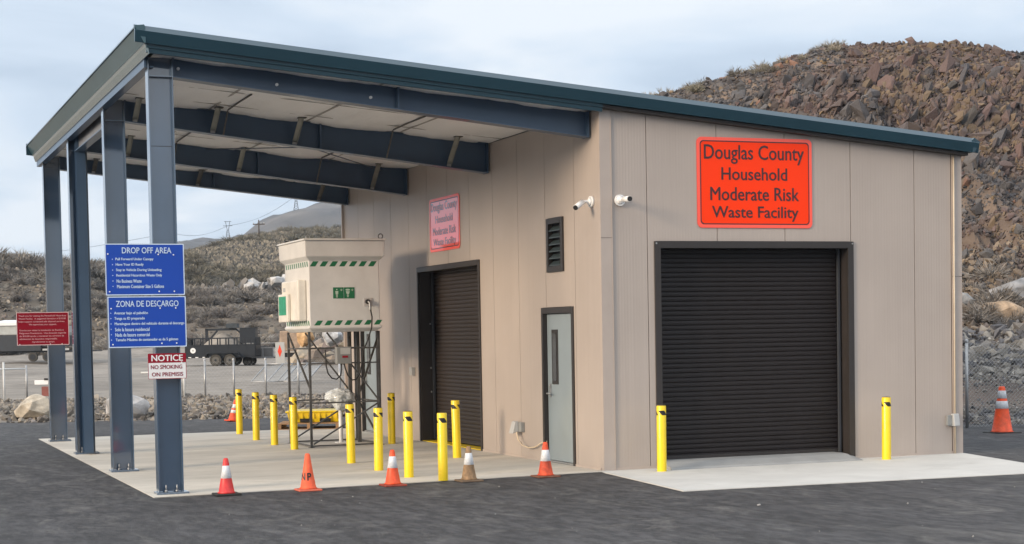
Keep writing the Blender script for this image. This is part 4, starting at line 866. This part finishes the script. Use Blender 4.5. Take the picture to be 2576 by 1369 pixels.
# cliff: leaning blocks above, scree below
n = 100000; d_ = 44+17*rng.random(n); s_ = rng.uniform(.055, .40, n)*d_; up = np.interp(d_, [44, 50, 53, 61], [.15, .45, 1, 1])
keep = (rng.random(n) < .4+.6*up) & ((s_/d_ > .25) | (d_ > 48.5)); s_, d_ = s_[keep], d_[keep]; n = len(s_); up = np.interp(d_, [44, 50, 53, 61], [0, .4, 1, .55])
clump = np.clip(fbm(s_*.35+8, d_*.35, 3)*3+.6, .25, 1.3)
sz = np.clip(rng.lognormal(-3.05, .55, n), .025, .24)*(1+.6*up*clump)*.78
x, y = land(s_, d_); P = np.stack([x, y, land_h_right(s_, d_)+sz*rng.uniform(-.5, .35, n)], -1)
lean = (rng.random(n) < up*.75) & (d_ < 56.3)
R0 = rand_rot(n); 
for i in np.where(lean)[0]:
    a = Vector((rng.normal(.42, .22), rng.normal(-.15, .2), 1)).normalized(); xx = a.cross(Vector((rng.normal(), rng.normal(), 0.01))).normalized(); yy_ = a.cross(xx); R0[i] = np.array([[xx[k], yy_[k], a[k]*1.65] for k in range(3)])
sel = fbm(s_*.28, d_*.28+40, 3); base_c = np.where(sel[:, None] > .05, pal([(.150, .116, .108), (.172, .124, .116), (.14, .115, .112)], n, .3), pal([(.125, .117, .122), (.09, .085, .09), (.17, .16, .16)], n, .3))
odd = rng.random(n); base_c = np.where(odd[:, None] < .06, pal([(.27, .16, .12), (.28, .20, .12)], n), base_c); base_c = np.where((sel[:, None] > .12) & (odd[:, None] < .35), pal([(.22, .165, .115)], n), base_c)
scatter_rocks(cliff, P, sz, base_c*.74, RS, 260, (1, 1, 1), Rm=R0, dist=d_)
n = 150; d_ = rng.uniform(51, 56.5, n); s_ = rng.uniform(.13, .38, n)*d_; sz = rng.uniform(.13, .36, n)*np.where(rng.random(n) < .25, 1.35, 1); x, y = land(s_, d_); P = np.stack([x, y, land_h_right(s_, d_)-.05], -1)
R1 = rand_rot(n)
for i in range(n):
    a = Vector((rng.normal(.40, .12), rng.normal(-.2, .1), 1)).normalized(); xx = a.cross(Vector((rng.normal(), rng.normal(), 0.01))).normalized(); yy_ = a.cross(xx); R1[i] = np.array([[xx[k], yy_[k]*.75, a[k]*1.5] for k in range(3)])
scatter_rocks(cliff, P, sz, pal([(.10, .097, .103), (.13, .092, .09), (.085, .082, .09), (.105, .10, .098), (.11, .10, .10), (.12, .105, .095), (.165, .112, .102)], n), RV, 150, (1, .9, 1), Rm=R1, name='basalt_block')
# scree between the fence and the cliff
n = 28000; s_ = rng.uniform(7.0, 14.5, n); d_ = rng.uniform(32.0, 47, n); s_ = s_*np.maximum(1, d_/36)
sz = np.clip(rng.lognormal(-2.75, .5, n), .02, .30)*np.interp(d_, [32, 33, 34, 36.3, 38, 46], [.7, .7, .35, .4, 1.25, 1.1])
keep = rng.random(n) < np.interp(d_, [32, 33, 33.6, 36, 36.8, 47], [.9, .8, .15, .2, 1, 1]); s_, d_, sz = s_[keep], d_[keep], sz[keep]; n = len(s_)
x, y = land(s_, d_); P = np.stack([x, y, land_h_right(s_, d_)+sz*.2], -1)
lo = np.where((d_ < 41)[:, None], pal([(.25, .235, .22), (.16, .155, .16), (.34, .32, .29), (.20, .185, .165), (.11, .11, .12)], n), pal([(.19, .155, .125), (.14, .12, .11), (.24, .195, .15), (.105, .10, .10)], n))
scatter_rocks(cliff, P, sz, lo, RS, 300, (1, 1, .75), dist=d_)

# single boulders
def boulder(label, s, d, r, col, zoff=0.0, seed=0, ax=(1, .8, .9)):
    bm = bmesh.new(); rr = random.Random(seed)
    for j in range(34):
        v = Vector((rr.gauss(0, 1), rr.gauss(0, 1), rr.gauss(0, 1))).normalized()*rr.uniform(.85, 1.0); bm.verts.new(v)
    bmesh.ops.convex_hull(bm, input=bm.verts); bmesh.ops.delete(bm, geom=[v for v in bm.verts if not v.link_faces], context='VERTS'); bmesh.ops.triangulate(bm, faces=bm.faces)
    bmesh.ops.subdivide_edges(bm, edges=bm.edges, cuts=2, use_grid_fill=True)
    for v in bm.verts: v.co *= 1+.05*mnoise.noise(v.co*3+Vector((seed, 0, 0))); v.co = Vector((v.co.x*ax[0]*r, v.co.y*ax[1]*r, v.co.z*ax[2]*r))
    me = bpy.data.meshes.new('boulder'); bm.to_mesh(me); bm.free()
    me.materials.append(mat('boulder_stone_%d' % seed, col, rough=.85, rgb2=tuple(min(1, c*1.7) for c in col), vs_=2.2, bump=2.5, bs=7, stain=.35, stain_s=3))
    o = bpy.data.objects.new('boulder', me); COL.objects.link(o); x, y = land(s, d); o.location = (x, y, zoff); return tag(o, label, 'boulder', 'boulders along the road edge')
boulder('pale cream boulder at the far road edge between the two left columns', -11.1, 40.6, .56, (.36, .32, .26), .26, 5, (1.0, .8, .70))
boulder('rounded grey boulder at the far road edge behind the second nearest column', -8.95, 40.6, .58, (.27, .27, .275), .24, 9, (1.02, .8, .78))
boulder('large pale boulder on the slope right of the building behind the fence', 13.0, 43.5, .72, (.20, .20, .205), 2.62, 12, (1.2, .9, .7))
boulder('tan boulder on the slope below the grey one behind the fence', 12.3, 42.3, .58, (.30, .22, .15), 2.15, 14, (1.25, .9, .6))
boulder('grey slab of rock on the slope beside the right wall corner', 11.4, 43.2, .48, (.19, .185, .18), 2.45, 15, (1.1, .9, .55))
boulder('orange tan boulder resting on the rock pile seen under the tank', -9.75, 84.5, .52, (.42, .27, .14), 1.9, 21, (1, .9, 1.1))
boulder('pale grey boulder on the rock pile beside the building edge', -8.55, 84.5, .62, (.36, .37, .38), 1.9, 22, (1.05, .9, .9))

# ------------------------------------------------------------------ sagebrush
def bush_mesh(seed, n=600):
    rr = np.random.default_rng(seed); V = []; F = []; T = []
    for i in range(n):
        v = rr.normal(size=3); v[2] = abs(v[2])*.9+.08; v /= np.linalg.norm(v); r0 = rr.uniform(.15, .75); r1 = min(1.0, r0+rr.uniform(.2, .45)); lump = 1+.25*math.sin(3*math.atan2(v[1], v[0])+seed)
        a = v*r0*lump; c = v*r1*lump+rr.normal(size=3)*.10; w_ = np.cross(v, rr.normal(size=3)); w_ /= np.linalg.norm(w_)+1e-6; w_ *= rr.uniform(.014, .034)
        o = len(V); V += [a-w_, a+w_, c]; F += [(o, o+1, o+2)]; T += [rr.uniform(.65, 1.3)]*3
    V = np.array(V); V[:, 2] = np.maximum(V[:, 2]*.8, -.05); return V, np.array(F), np.array(T)
BM = [bush_mesh(i) for i in range(5)]; BME = []
for V, F, T in BM:
    o = build_stuff('sagebrush', V, F, T[:, None]*np.ones((1, 3)), M_bush, kind=None); BME.append(o.data); bpy.data.objects.remove(o)
def bushes(s_, d_, sz, cols, H, n_ind, label, group, stuff_label, ex=1.0):
    n = len(s_); x, y = land(s_, d_); z = H(s_, d_); vi = rng.integers(0, 5, n); rot = rng.uniform(0, 6.28, n)
    order = np.argsort(-sz/d_)
    for i in order[:n_ind]:
        o = bpy.data.objects.new('sagebrush', BME[vi[i]]); COL.objects.link(o); o.location = (x[i], y[i], z[i]-.05*sz[i]); o.scale = (sz[i]*1.1, sz[i]*1.1, sz[i]*ex); o.rotation_euler = (0, 0, rot[i]); o.color = (*cols[i], 1); tag(o, label, 'bush', group)
    VV = []; FF = []; TT = []; off = 0
    for i in order[n_ind:]:
        V, F, T = BM[vi[i]]; k = 1 if sz[i]/d_[i] > .004 else 3
        c, s1 = math.cos(rot[i]), math.sin(rot[i]); 
        Fk = F[:: 1][:len(F)//k]; nv = Fk.max()+1; Vk = V[:nv]
        v = np.stack([(Vk[:, 0]*c-Vk[:, 1]*s1)*sz[i]*1.1+x[i], (Vk[:, 0]*s1+Vk[:, 1]*c)*sz[i]*1.1+y[i], Vk[:, 2]*sz[i]*ex+z[i]], -1)
        VV.append(v); FF.append(Fk+off); TT.append(T[:nv, None]*cols[i][None]*(1.0 if k == 1 else 1)); off += nv
    if VV: build_stuff('sagebrush_cover', np.concatenate(VV), np.concatenate(FF), np.concatenate(TT), M_bush, label=stuff_label)
bc = [(.25, .235, .22), (.19, .175, .165), (.31, .295, .27), (.15, .14, .13), (.235, .215, .19)]
# bands on the left bank
A = []
n = 420; a_ = rng.uniform(-.335, -.09, n); d1 = rng.normal(151, 3.5, n); A.append((a_*d1, d1, np.clip(rng.normal(1.0, .38, n), .4, 1.8)))
n = 190; a_ = rng.uniform(-.33, -.17, n); d1 = rng.uniform(132, 148, n); A.append((a_*d1, d1, np.clip(rng.normal(.75, .25, n), .3, 1.4)))
n = 90; a_ = rng.uniform(-.20, -.09, n); d1 = rng.uniform(122, 146, n); A.append((a_*d1, d1, np.clip(rng.normal(.62, .25, n), .25, 1.2)))
n = 110; a_ = rng.uniform(-.30, -.10, n); d1 = rng.uniform(112, 120, n); A.append((a_*d1, d1, np.clip(rng.normal(.8, .25, n), .3, 1.3)))
s_, d_, sz = [np.concatenate(k) for k in zip(*A)]
bushes(s_, d_, sz, pal(bc, len(s_), .15), land_h_left, 220, 'grey leafless sagebrush on the bank beyond the yard', 'sagebrush on the left bank', 'smaller sagebrush covering the left bank')
n = 2600; a_ = rng.uniform(-.24, -.08, n); d1 = rng.uniform(160, 360, n); keep = fbm(a_*d1*.05, d1*.03, 3) > -.07; a_, d1 = a_[keep], d1[keep]
bushes(a_*d1, d1, np.clip(rng.normal(.7, .35, len(d1)), .25, 1.8), pal([(.20, .19, .15), (.15, .14, .115), (.25, .23, .18)], len(d1)), land_h_left, 0, '', '', 'sagebrush dotted over the grassy rise')
n = 60; a_ = rng.uniform(.07, .20, n); d1 = rng.uniform(57.5, 60.5, n); bushes(a_*d1, d1, np.clip(rng.normal(.26, .12, n), .12, .6), pal([(.30, .28, .22), (.22, .20, .17), (.34, .31, .25)], n), land_h_right, 60, 'dry sagebrush tuft along the crest of the rock hill', 'tufts on the hill crest', '', 1.1)
n = 26; a_ = rng.uniform(.268, .30, n); d1 = rng.uniform(41, 45, n); bushes(a_*d1, d1, np.clip(rng.normal(.45, .12, n), .2, .7), pal([(.30, .275, .25), (.24, .22, .20)], n), land_h_right, 26, 'dry grey sagebrush among the rocks right of the building', 'sagebrush behind the right fence', '')
# dry grass cover of the rise
n = 26000; a_ = rng.uniform(-.26, -.07, n); d1 = 150+210*rng.random(n)**1.2; s1 = a_*d1; x, y = land(s1, d1); z = land_h_left(s1, d1); r_ = rng.uniform(.25, .6, n); an = rng.uniform(0, 6.28, n); hh = rng.uniform(.15, .45, n)
V = np.stack([np.stack([x-r_*np.cos(an), y-r_*np.sin(an), z-.1], -1), np.stack([x+r_*np.cos(an), y+r_*np.sin(an), z-.1], -1), np.stack([x+r_*.2, y, z+hh], -1)], 1).reshape(-1, 3)
build_stuff('dry_grass', V, np.arange(len(V)).reshape(-1, 3), np.repeat(pal([(.22, .20, .165), (.17, .157, .135), (.265, .243, .20)], n), 3, axis=0), M_bush, label='dry tan grass on the rise behind the bank')

# ------------------------------------------------------------------ fences
def fence(label, pts, h, base, top_rail=True, dia=.075, wr=.0022, group='chain link fences'):
    x0, y0 = pts[0]; t = thing('chain_link_fence', (x0, y0, base[0]), label, 'fence', group)
    for (x, y), z in zip(pts, base):
        MB().tube((x-x0, y-y0, z-base[0]-.1), (x-x0, y-y0, z-base[0]+h+.05), .030, 10).build('post', M_galv, t)
        MB().lathe([(.034, 0), (.034, .03), (.018, .055), (0, .06)], 10, (x-x0, y-y0, z-base[0]+h+.05)).build('post_cap', M_galv, t)
    w_ = MB()
    for (a, za), (b_, zb_) in zip(zip(pts[:-1], base[:-1]), zip(pts[1:], base[1:])):
        L_ = math.dist(a, b_); nn = int((L_+h)/dia)
        for k in range(1, nn):
            u0 = k*dia
            for sg in (1, -1):
                p = (max(0, u0-h), min(h, u0)); q_ = (min(L_, u0), max(0, u0-L_))
                pts2 = [p, q_] if sg == 1 else [(L_-p[0], p[1]), (L_-q_[0], q_[1])]
                W3 = []
                for (uu, zz) in pts2:
                    f_ = uu/L_; W3.append(Vector((a[0]+(b_[0]-a[0])*f_-x0, a[1]+(b_[1]-a[1])*f_-y0+.004*sg, za+(zb_-za)*f_-base[0]+zz+.02)))
                w_.tube(W3[0], W3[1], wr, 3, caps=False, smooth=False)
        if top_rail: MB().tube((a[0]-x0, a[1]-y0, za-base[0]+h+.02), (b_[0]-x0, b_[1]-y0, zb_-base[0]+h+.02), .021, 8).build('top_rail', M_galv, t)
    tag(w_.build('wire_mesh', mat('fence_wire', (.42, .43, .43), rough=.4, metal=.5), t, recalc=False), kind='stuff')
    return t
P_ = [land(s, d) for s, d in ((8.36, 31.0), (11.2, 31.4), (14.4, 31.8))]; fence('bare chain link fence below the rock slope at the right edge', P_, 1.50, [-.0, .0, .0], False, dia=.07, wr=.0030)
P_ = [land(s, 49.9) for s in (-9.37, -8.72, -7.88, -6.95, -6.0, -4.8, -3.6, -2.4)]; fence('low chain link fence across the yard behind the canopy', P_, 1.02, [float(land_h_left(np.array(s), np.array(49.9))) for s in (-9.37, -8.72, -7.88, -6.95, -6.0, -4.8, -3.6, -2.4)], False, dia=.12, wr=.0014)
# gate with pale pipe rail at the far left
gx, gy = land(-13.94, 50.0); gz0 = float(land_h_left(np.array(-13.94), np.array(50.0))); t = thing('swing_gate', (gx, gy, gz0), 'pale chain link swing gate cut by the left picture edge', 'gate')
for ds in (0, -.66): MB().tube((RH[0]*ds, RH[1]*ds, 0), (RH[0]*ds, RH[1]*ds, 1.12 if ds else 1.02), .03, 10).build('post', mat('pale_pipe', (.6, .62, .62), rough=.4) if ds else M_galv, t)
MB().tube((0, 0, .92), (RH[0]*-3, RH[1]*-3, .92), .024, 8).build('rail', mat('pale_pipe', (.6, .62, .62)), t)
b = MB()
for k in range(24): b.tube((RH[0]*(-.7-k*.09), RH[1]*(-.7-k*.09), .05), (RH[0]*(-.7-k*.09-.4), RH[1]*(-.7-k*.09-.4), .9), .0025, 3, caps=False); b.tube((RH[0]*(-1.1-k*.09), RH[1]*(-1.1-k*.09), .05), (RH[0]*(-.7-k*.09), RH[1]*(-.7-k*.09), .9), .0025, 3, caps=False)
tag(b.build('wire_mesh', mat('fence_wire', (.42, .43, .43)), t, recalc=False), kind='stuff')
x, y = land(-14.35, 54); z = float(land_h_left(np.array(-14.35), np.array(54.))); t = thing('barrier_arm', (x, y, z), 'white barrier board on a red stand in the yard at far left', 'barrier', rz=-YAW)
MB().box(-.45, .45, -.03, .03, .36, .50).build('board', M_white, t, bevel=.01); MB().box(-.2, .2, -.15, .15, 0, .30).build('stand', mat('faded_red_paint', (.22, .07, .06), rough=.7), t); MB().box(-.14, .1, -.05, .05, .501, .56).build('lamp_block', M_blk, t)
# pole rail behind the notice sign
P_ = [land(-10.6, 50), land(-9.37, 49.95)]; x0, y0 = P_[0]; t = thing('pipe_rail', (x0, y0, .12), 'white horizontal pipe rail between the columns and the first fence post', 'rail')
MB().tube((0, 0, .80), (P_[1][0]-x0, P_[1][1]-y0, .80), .02, 8).build('rail', mat('pale_pipe', (.6, .62, .62)), t); MB().tube((P_[1][0]-x0+.02, P_[1][1]-y0-.08, 0), (P_[1][0]-x0+.02, P_[1][1]-y0-.08, 1.0), .028, 8).build('post', mat('pale_pipe', (.6, .62, .62)), t)
# gate panels lying against the bank
x, y = land(-8.9, 60); z = float(land_h_left(np.array(-8.9), np.array(60.)))
t = thing('gate_panel', (x, y, z+.02), 'galvanised mesh gate panels lying tilted on the gravel behind the fence', 'gate panel', rz=-YAW)
def pan(x0, sh, wd):
    b = MB(); A_ = (x0, 0, .12); B_ = (x0+wd, 0, .12); C_ = (x0+wd+sh, 1.2, .72); D_ = (x0+sh, 1.2, .72)
    for p, q_ in ((A_, B_), (B_, C_), (C_, D_), (D_, A_), (((x0+wd/2), 0, .12), (x0+wd/2+sh, 1.2, .72))): b.tube(p, q_, .022, 6)
    b.build('frame', M_galv, t)
    m_ = MB()
    for k in range(26): 
        f_ = k/26; m_.tube((x0+wd*f_, 0, .12), (x0+wd*min(1, f_+.25)+sh*.9, 1.08, .66), .003, 3, caps=False)
        m_.tube((x0+wd*min(1, f_+.25), 0, .12), (x0+wd*f_+sh*.9, 1.08, .66), .003, 3, caps=False)
    tag(m_.build('wire_mesh', mat('fence_wire', (.42, .43, .43)), t, recalc=False), kind='stuff')
pan(.02, .42, 1.15); pan(.95, .42, 1.05)

# ------------------------------------------------------------------ trailers in the yard (d about 85-90)
M_tbk = mat('black_trailer_paint', (.014, .017, .022), rough=.4, var=.15, coat=.2)
M_tire = mat('dusty_tyre', (.06, .056, .05), rough=.9, var=.25)
M_rim = mat('wheel_rim', (.10, .095, .085), rough=.5, var=.15)
def wheel(t, x, y, z, r, rim=None):
    w_ = empty_part('wheel', t, (x, y, z)); 
    MB().tube((0, -.10, 0), (0, .10, 0), r, 22).build('tyre', M_tire, w_, bevel=.015); MB().tube((0, -.115, 0), (0, .09, 0), r*.62, 18).build('rim', rim or M_rim, w_); MB().tube((0, -.13, 0), (0, -.11, 0), r*.2, 10).build('hub', M_tbk, w_)
x, y = land(-14.4, 88); gz1 = float(land_h_left(np.array(-14.4), np.array(88.)))
t = thing('dump_trailer', (x, y, gz1), 'black high-sided tandem axle trailer parked in the gravel yard', 'trailer', rz=-YAW)
L0, L1 = -1.78, 1.78
MB().box(L0, L1, -.9, .9, .42, .50).build('floor', M_tbk, t)
for yy_ in (-.92, .92):
    MB().box(L0, L1, yy_-.02, yy_+.02, .50, 1.02).build('side_panel', M_tbk, t)
    b = MB(); b.box(L0, L1, yy_-.03, yy_+.03, 1.02, 1.08); b.box(L0, L1, yy_-.025, yy_+.025, 1.38, 1.44)
    for k in range(9): xx = L0+.02+(L1-L0-.1)*k/8; b.box(xx, xx+.06, yy_-.03, yy_+.03, .5, 1.40)
    b.build('stake_rails', M_tbk, t)
for xx in (L0, L1): MB().box(xx-.02, xx+.02, -.9, .9, .5, 1.42 if xx == L0 else 1.02).build('end_panel', M_tbk, t)
b = MB()
for k in range(6): b.box(L1-.02, L1+.03, -.85+k*.33, -.80+k*.33, .45, 1.40)
b.build('tailgate_bars', M_tbk, t)
for xx in (-.22, .50): wheel(t, xx, -1.02, .30, .30); wheel(t, xx, 1.02, .30, .30)
b = MB(); b.prism([(-.58, .55), (-.45, .68), (.78, .68), (.92, .52), (.90, .50), (.76, .65), (-.44, .65), (-.56, .52)], 0, 0, 1) if False else None
b = MB(); b.hexa([(-.62, -1.16, .64), (.92, -1.16, .64), (.92, -.93, .64), (-.62, -.93, .64)], [(-.62, -1.16, .67), (.92, -1.16, .67), (.92, -.93, .67), (-.62, -.93, .67)]); b.bar((-.62, -1.04, .655), (-.76, -1.04, .45), .11, .012); b.bar((.92, -1.04, .655), (1.06, -1.04, .45), .11, .012); b.build('mudguard', M_tbk, t)
MB().tube((-1.38, -.955, .80), (-1.38, -.965, .80), .14, 20).build('round_decal', M_white, t); MB().tube((-1.38, -.966, .80), (-1.38, -.970, .80), .045, 14).build('decal_centre', M_gbox, t)
b = MB(); b.bar((L0, -.35, .42), (L0-.95, 0, .40), .04, .05); b.bar((L0, .35, .42), (L0-.95, 0, .40), .04, .05); b.build('drawbar', M_tbk, t); MB().box(L0-.55, L0-.25, -.15, .15, .45, .70).build('battery_box', mat('blue_box', (.2, .3, .4), rough=.5), t)
b = MB()
for k in range(4): b.box(L0+.15+k*.36, L0+.30+k*.36, -.955, -.94, .43, .475)
b.build('reflective_tape', M_white, t)
x, y = land(-15.6, 99); gz2 = float(land_h_left(np.array(-15.6), np.array(99.)))
t = thing('flatbed_trailer', (x, y, gz2), 'dark gooseneck trailer loaded with gravel behind the black trailer', 'trailer', rz=-YAW)
MB().box(-1.8, 2.0, -.9, .9, .55, .70).build('deck', M_tbk, t); b = MB(); b.box(-1.6, -1.45, -.1, .1, .7, 1.75); b.box(-1.6, .2, -.1, .1, 1.65, 1.78); b.bar((-1.5, 0, 1.0), (-.9, 0, 1.65), .05, .05); b.bar((.2, 0, 1.7), (.9, 0, 1.1), .05, .05); b.build('gooseneck', M_tbk, t)
MB().box(.45, 1.35, -.5, .5, .9, 1.78).build('tool_crate', M_tbk, t); b = MB(); b.box(.45, 1.35, -.5, .5, 1.74, 1.79); b.box(-.35, .3, -.4, .4, 1.79, 2.05); b.build('crate_rim', mat('dark_blue_grey', (.04, .05, .06), rough=.5), t)
for xx in (-.2, .6): wheel(t, xx, -1.0, .32, .32)
b = MB(); b.lathe([(1.3, 0), (.9, .35), (.35, .7), (0, .85)], 14, (-.6, 0, .70)); b.build('gravel_load', M_grav, t)
x, y = land(-12.75, 90); gz3 = float(land_h_left(np.array(-12.35), np.array(90.)))
t = thing('utility_trailer', (x, y, gz3), 'low grey mesh-sided utility trailer right of the black trailer', 'trailer', rz=-YAW)
MB().box(-.9, .75, -.6, .6, .38, .44).build('floor', M_galvd, t); b = MB()
for yy_ in (-.6, .6):
    b.box(-.9, .75, yy_-.02, yy_+.02, .90, .94); b.box(-.9, .75, yy_-.02, yy_+.02, .40, .46)
    for k in range(4): b.box(-.9+k*.53, -.85+k*.53, yy_-.02, yy_+.02, .44, .9)
b.box(-.9, .75, .62, .66, 1.15, 1.19); b.build('side_frame', M_galv, t); MB().box(-.85, .72, -.595, -.590, .46, .9).build('side_mesh_panel', mat('dusty_mesh', (.16, .16, .16), rough=.8), t); wheel(t, -.6, -.72, .26, .26); wheel(t, -.6, .72, .26, .26)
x, y = land(-11.24, 86); gz4 = float(land_h_left(np.array(-11.65), np.array(86.)))
t = thing('hazard_board', (x, y, gz4), 'grey upright board with a red orange diamond beside the grey trailer', 'sign', rz=-YAW)
MB().box(-.22, .24, -.02, .02, .10, 1.18).build('board', M_gbox, t); MB().add([(.0, -.024, .42), (.11, -.024, .72), (.0, -.024, 1.06), (-.11, -.024, .72)], [(0, 1, 2, 3)]).build('diamond_mark', mat('red_orange_print', (.75, .06, .02), rough=.4), t, recalc=False); b = MB(); b.box(-.22, -.19, -.02, .02, 0, .1); b.box(.21, .24, -.02, .02, 0, .1); b.build('feet', M_galv, t)
x, y = land(-11.0, 88.5); t = thing('concrete_block', (x, y, gz4), 'tan squared stone block on dark timbers beside the rock pile', 'block', rz=-YAW)
b = MB(); b.hexa(rect(-.55, .75, -.4, .4, .72), rect(-.5, .65, -.35, .35, 1.75)); b.build('stone', mat('tan_stone', (.33, .25, .19), rough=.9, var=.25, vs_=3, bump=1.5, bs=9), t, bevel=.04); MB().box(-.6, 1.2, -.45, .45, .40, .62).build('timber', M_blk, t); MB().box(-.8, 1.3, -.5, .5, .63, .70).build('slab', mat('pale_slab', (.38, .36, .33), rough=.9), t)
# covered trailer cut by the left edge
x, y = land(-26.2, 98); gz5 = float(land_h_left(np.array(-26.2), np.array(98.)))
t = thing('hopper_truck', (x, y, gz5), 'dark truck body with pale canopy top partly behind the red sign', 'truck', rz=-YAW)
MB().box(-2.6, .02, -1, 1, .70, 1.62).build('dark_body', mat('charcoal_body', (.03, .036, .045), rough=.5), t, bevel=.02); MB().box(-2.6, -.02, -1, 1, 1.64, 2.15).build('pale_upper', mat('pale_grey_body', (.40, .42, .41), rough=.4), t, bevel=.02)
b = MB(); b.hexa([(-2.6, -1.1, 2.16), (.05, -1.1, 2.16), (.3, 1.1, 2.16), (-2.6, 1.1, 2.16)], [(-2.6, -1.1, 2.35), (.2, -1.1, 2.30), (.8, 1.1, 2.45), (-2.6, 1.1, 2.5)]); b.build('canopy_top', M_white, t)
MB().box(-1.2, -.45, -1.01, -1.0, 1.75, 2.03).build('badge_panel', M_gbox, t); MB().box(.08, 1.5, -.9, .9, .95, 1.55).build('rear_body', mat('charcoal_body', (.03, .036, .045)), t); MB().box(.08, 1.5, -.92, .92, 1.56, 1.72).build('rear_band', mat('grey_green_band', (.25, .30, .28), rough=.5), t); MB().box(.08, 1.5, -.9, .9, 1.73, 2.1).build('rear_upper', M_gbox, t)
MB().box(-2.6, 3.1, -.7, .7, .62, .69).build('chassis', M_tbk, t); MB().box(2.15, 2.22, -.5, -.44, .05, .62).build('landing_leg', M_tbk, t); MB().box(.1, 1.6, -.95, -.93, .72, .82).build('side_rail', M_gbox, t)
for xx in (-.45, .35): wheel(t, xx, -.9, .36, .26, M_tbk)

# ------------------------------------------------------------------ poles, pylons, lines
def at(u, v, d):    # a point in the land frame seen that way from the stand point
    s = (u-1270.7)/4312.8*d; z = 1.85+((840.2-(u-1288)*.01831)-v)/4312.8*d; return s, z
s, z = -37.4, 0; d = 265; x, y = land(s, d); zb = float(land_h_left(np.array(s), np.array(265.)))
t = thing('utility_pole', (x, y, zb), 'wooden utility pole with crossarm on the grassy rise', 'utility pole', rz=-YAW)
ph = 19.9-zb+.2
MB().tube((0, 0, -.3), (0, 0, ph), .13, 10, r2=.09).build('pole', M_bark, t); b = MB(); b.box(-.9, .9, -.06, .06, ph-.75, ph-.60); b.build('crossarm', M_bark, t)
for xx in (-.8, 0.35, .8): MB().tube((xx, 0, ph-.6), (xx, 0, ph-.4), .06, 8).build('insulator', M_gbox, t)
def pylon(s, d, h, label, lattice=True):
    s *= FS; d *= FS; h *= FS
    x, y = land(s, d); z = float(far_h(np.array(float(s)), np.array(float(d)))); t = thing('transmission_pylon', (x, y, z-2), label, 'pylon', 'transmission pylons on the ridge', rz=-YAW); b = MB(); r = h*.012
    w0, w1 = h*.13, h*.035
    for sx in (-1, 1): b.bar((sx*w0, 0, 0), (sx*w1, 0, h*.62), r, r); b.bar((sx*w1, 0, h*.62), (sx*h*.10, 0, h), r, r)
    k = 6
    for i in range(k):
        za, zb_ = h*.62*i/k, h*.62*(i+1)/k; wa = w0+(w1-w0)*i/k; wb = w0+(w1-w0)*(i+1)/k; b.bar((-wa, 0, za), (wb, 0, zb_), r*.6, r*.6); b.bar((wa, 0, za), (-wb, 0, zb_), r*.6, r*.6)
    b.build('lattice_mast', M_galvd, t); b = MB(); b.bar((-h*.22, 0, h*.80), (h*.22, 0, h*.80), r, r); b.bar((-h*.17, 0, h), (h*.17, 0, h), r, r); b.build('crossarms', M_galvd, t); return (x, y, z-2+h*.8)
tops = [pylon(-390, 2450, 30, 'tallest lattice pylon on the ridge left of the wooden pole'), pylon(-292, 2450, 34, 'lattice pylon on the ridge right of the wooden pole'), pylon(-458, 2380, 26, 'lattice pylon standing lower on the left ridge'), pylon(-505, 2380, 22, 'short lattice pylon at the left end of the ridge'), pylon(-520, 2380, 22, 'lattice pylon beside the leftmost one')]
b = MB()
for k in (-2.4, 2.4):
    for a_, c_ in ((tops[1], tops[0]), (tops[0], tops[2]), (tops[2], (tops[2][0]-240, tops[2][1]+96, tops[2][2]-12))):
        pts = [Vector(a_).lerp(Vector(c_), i/12)+Vector((0, k, -5*math.sin(math.pi*i/12)*(1 if c_ in tops else 2))) for i in range(13)]; b.path(pts, .09, 3)
tag(b.build('power_line', M_galvd, recalc=False), 'thin power lines strung between the distant pylons', 'power line')

# ------------------------------------------------------------------ pebbles and litter on the asphalt
n = 130; x = rng.uniform(-11, 8, n); y = rng.uniform(-12, -1.2, n); keep = ~((x > -.6) & (y > -3.5)); x, y = x[keep], y[keep]; sz = np.clip(rng.lognormal(-4.9, .5, len(x)), .004, .02)
scatter_rocks(bpy.data.objects['asphalt_lot'], np.stack([x, y, slab_z(x, y)-.007+sz*.3], -1), sz, pal([(.30, .30, .30), (.15, .15, .15), (.45, .44, .42)], len(x)), RV, 0, (1, 1, .6), name='pebble')

# ------------------------------------------------------------------ haze
cx, cy_ = land(-400, 1500)
b = MB(); b.box(-3000, 3000, -1580, 700, -3.5, 240); hz = b.build('haze', mat('haze_air', (1, 1, 1)), None, (cx, cy_, 0), rot=(0, 0, -YAW)); tag(hz, 'thin blue air over the far land', kind='stuff')
hm = bpy.data.materials.new('thin_air'); hm.use_nodes = True; hm.node_tree.nodes.clear(); ho = N(hm.node_tree, 'ShaderNodeOutputMaterial'); pv = N(hm.node_tree, 'ShaderNodeVolumePrincipled')
pv.inputs['Color'].default_value = (.58, .76, 1.0, 1); pv.inputs['Density'].default_value = .00015; pv.inputs['Anisotropy'].default_value = .0; hm.node_tree.links.new(pv.outputs[0], ho.inputs['Volume'])
hz.data.materials.clear(); hz.data.materials.append(hm)
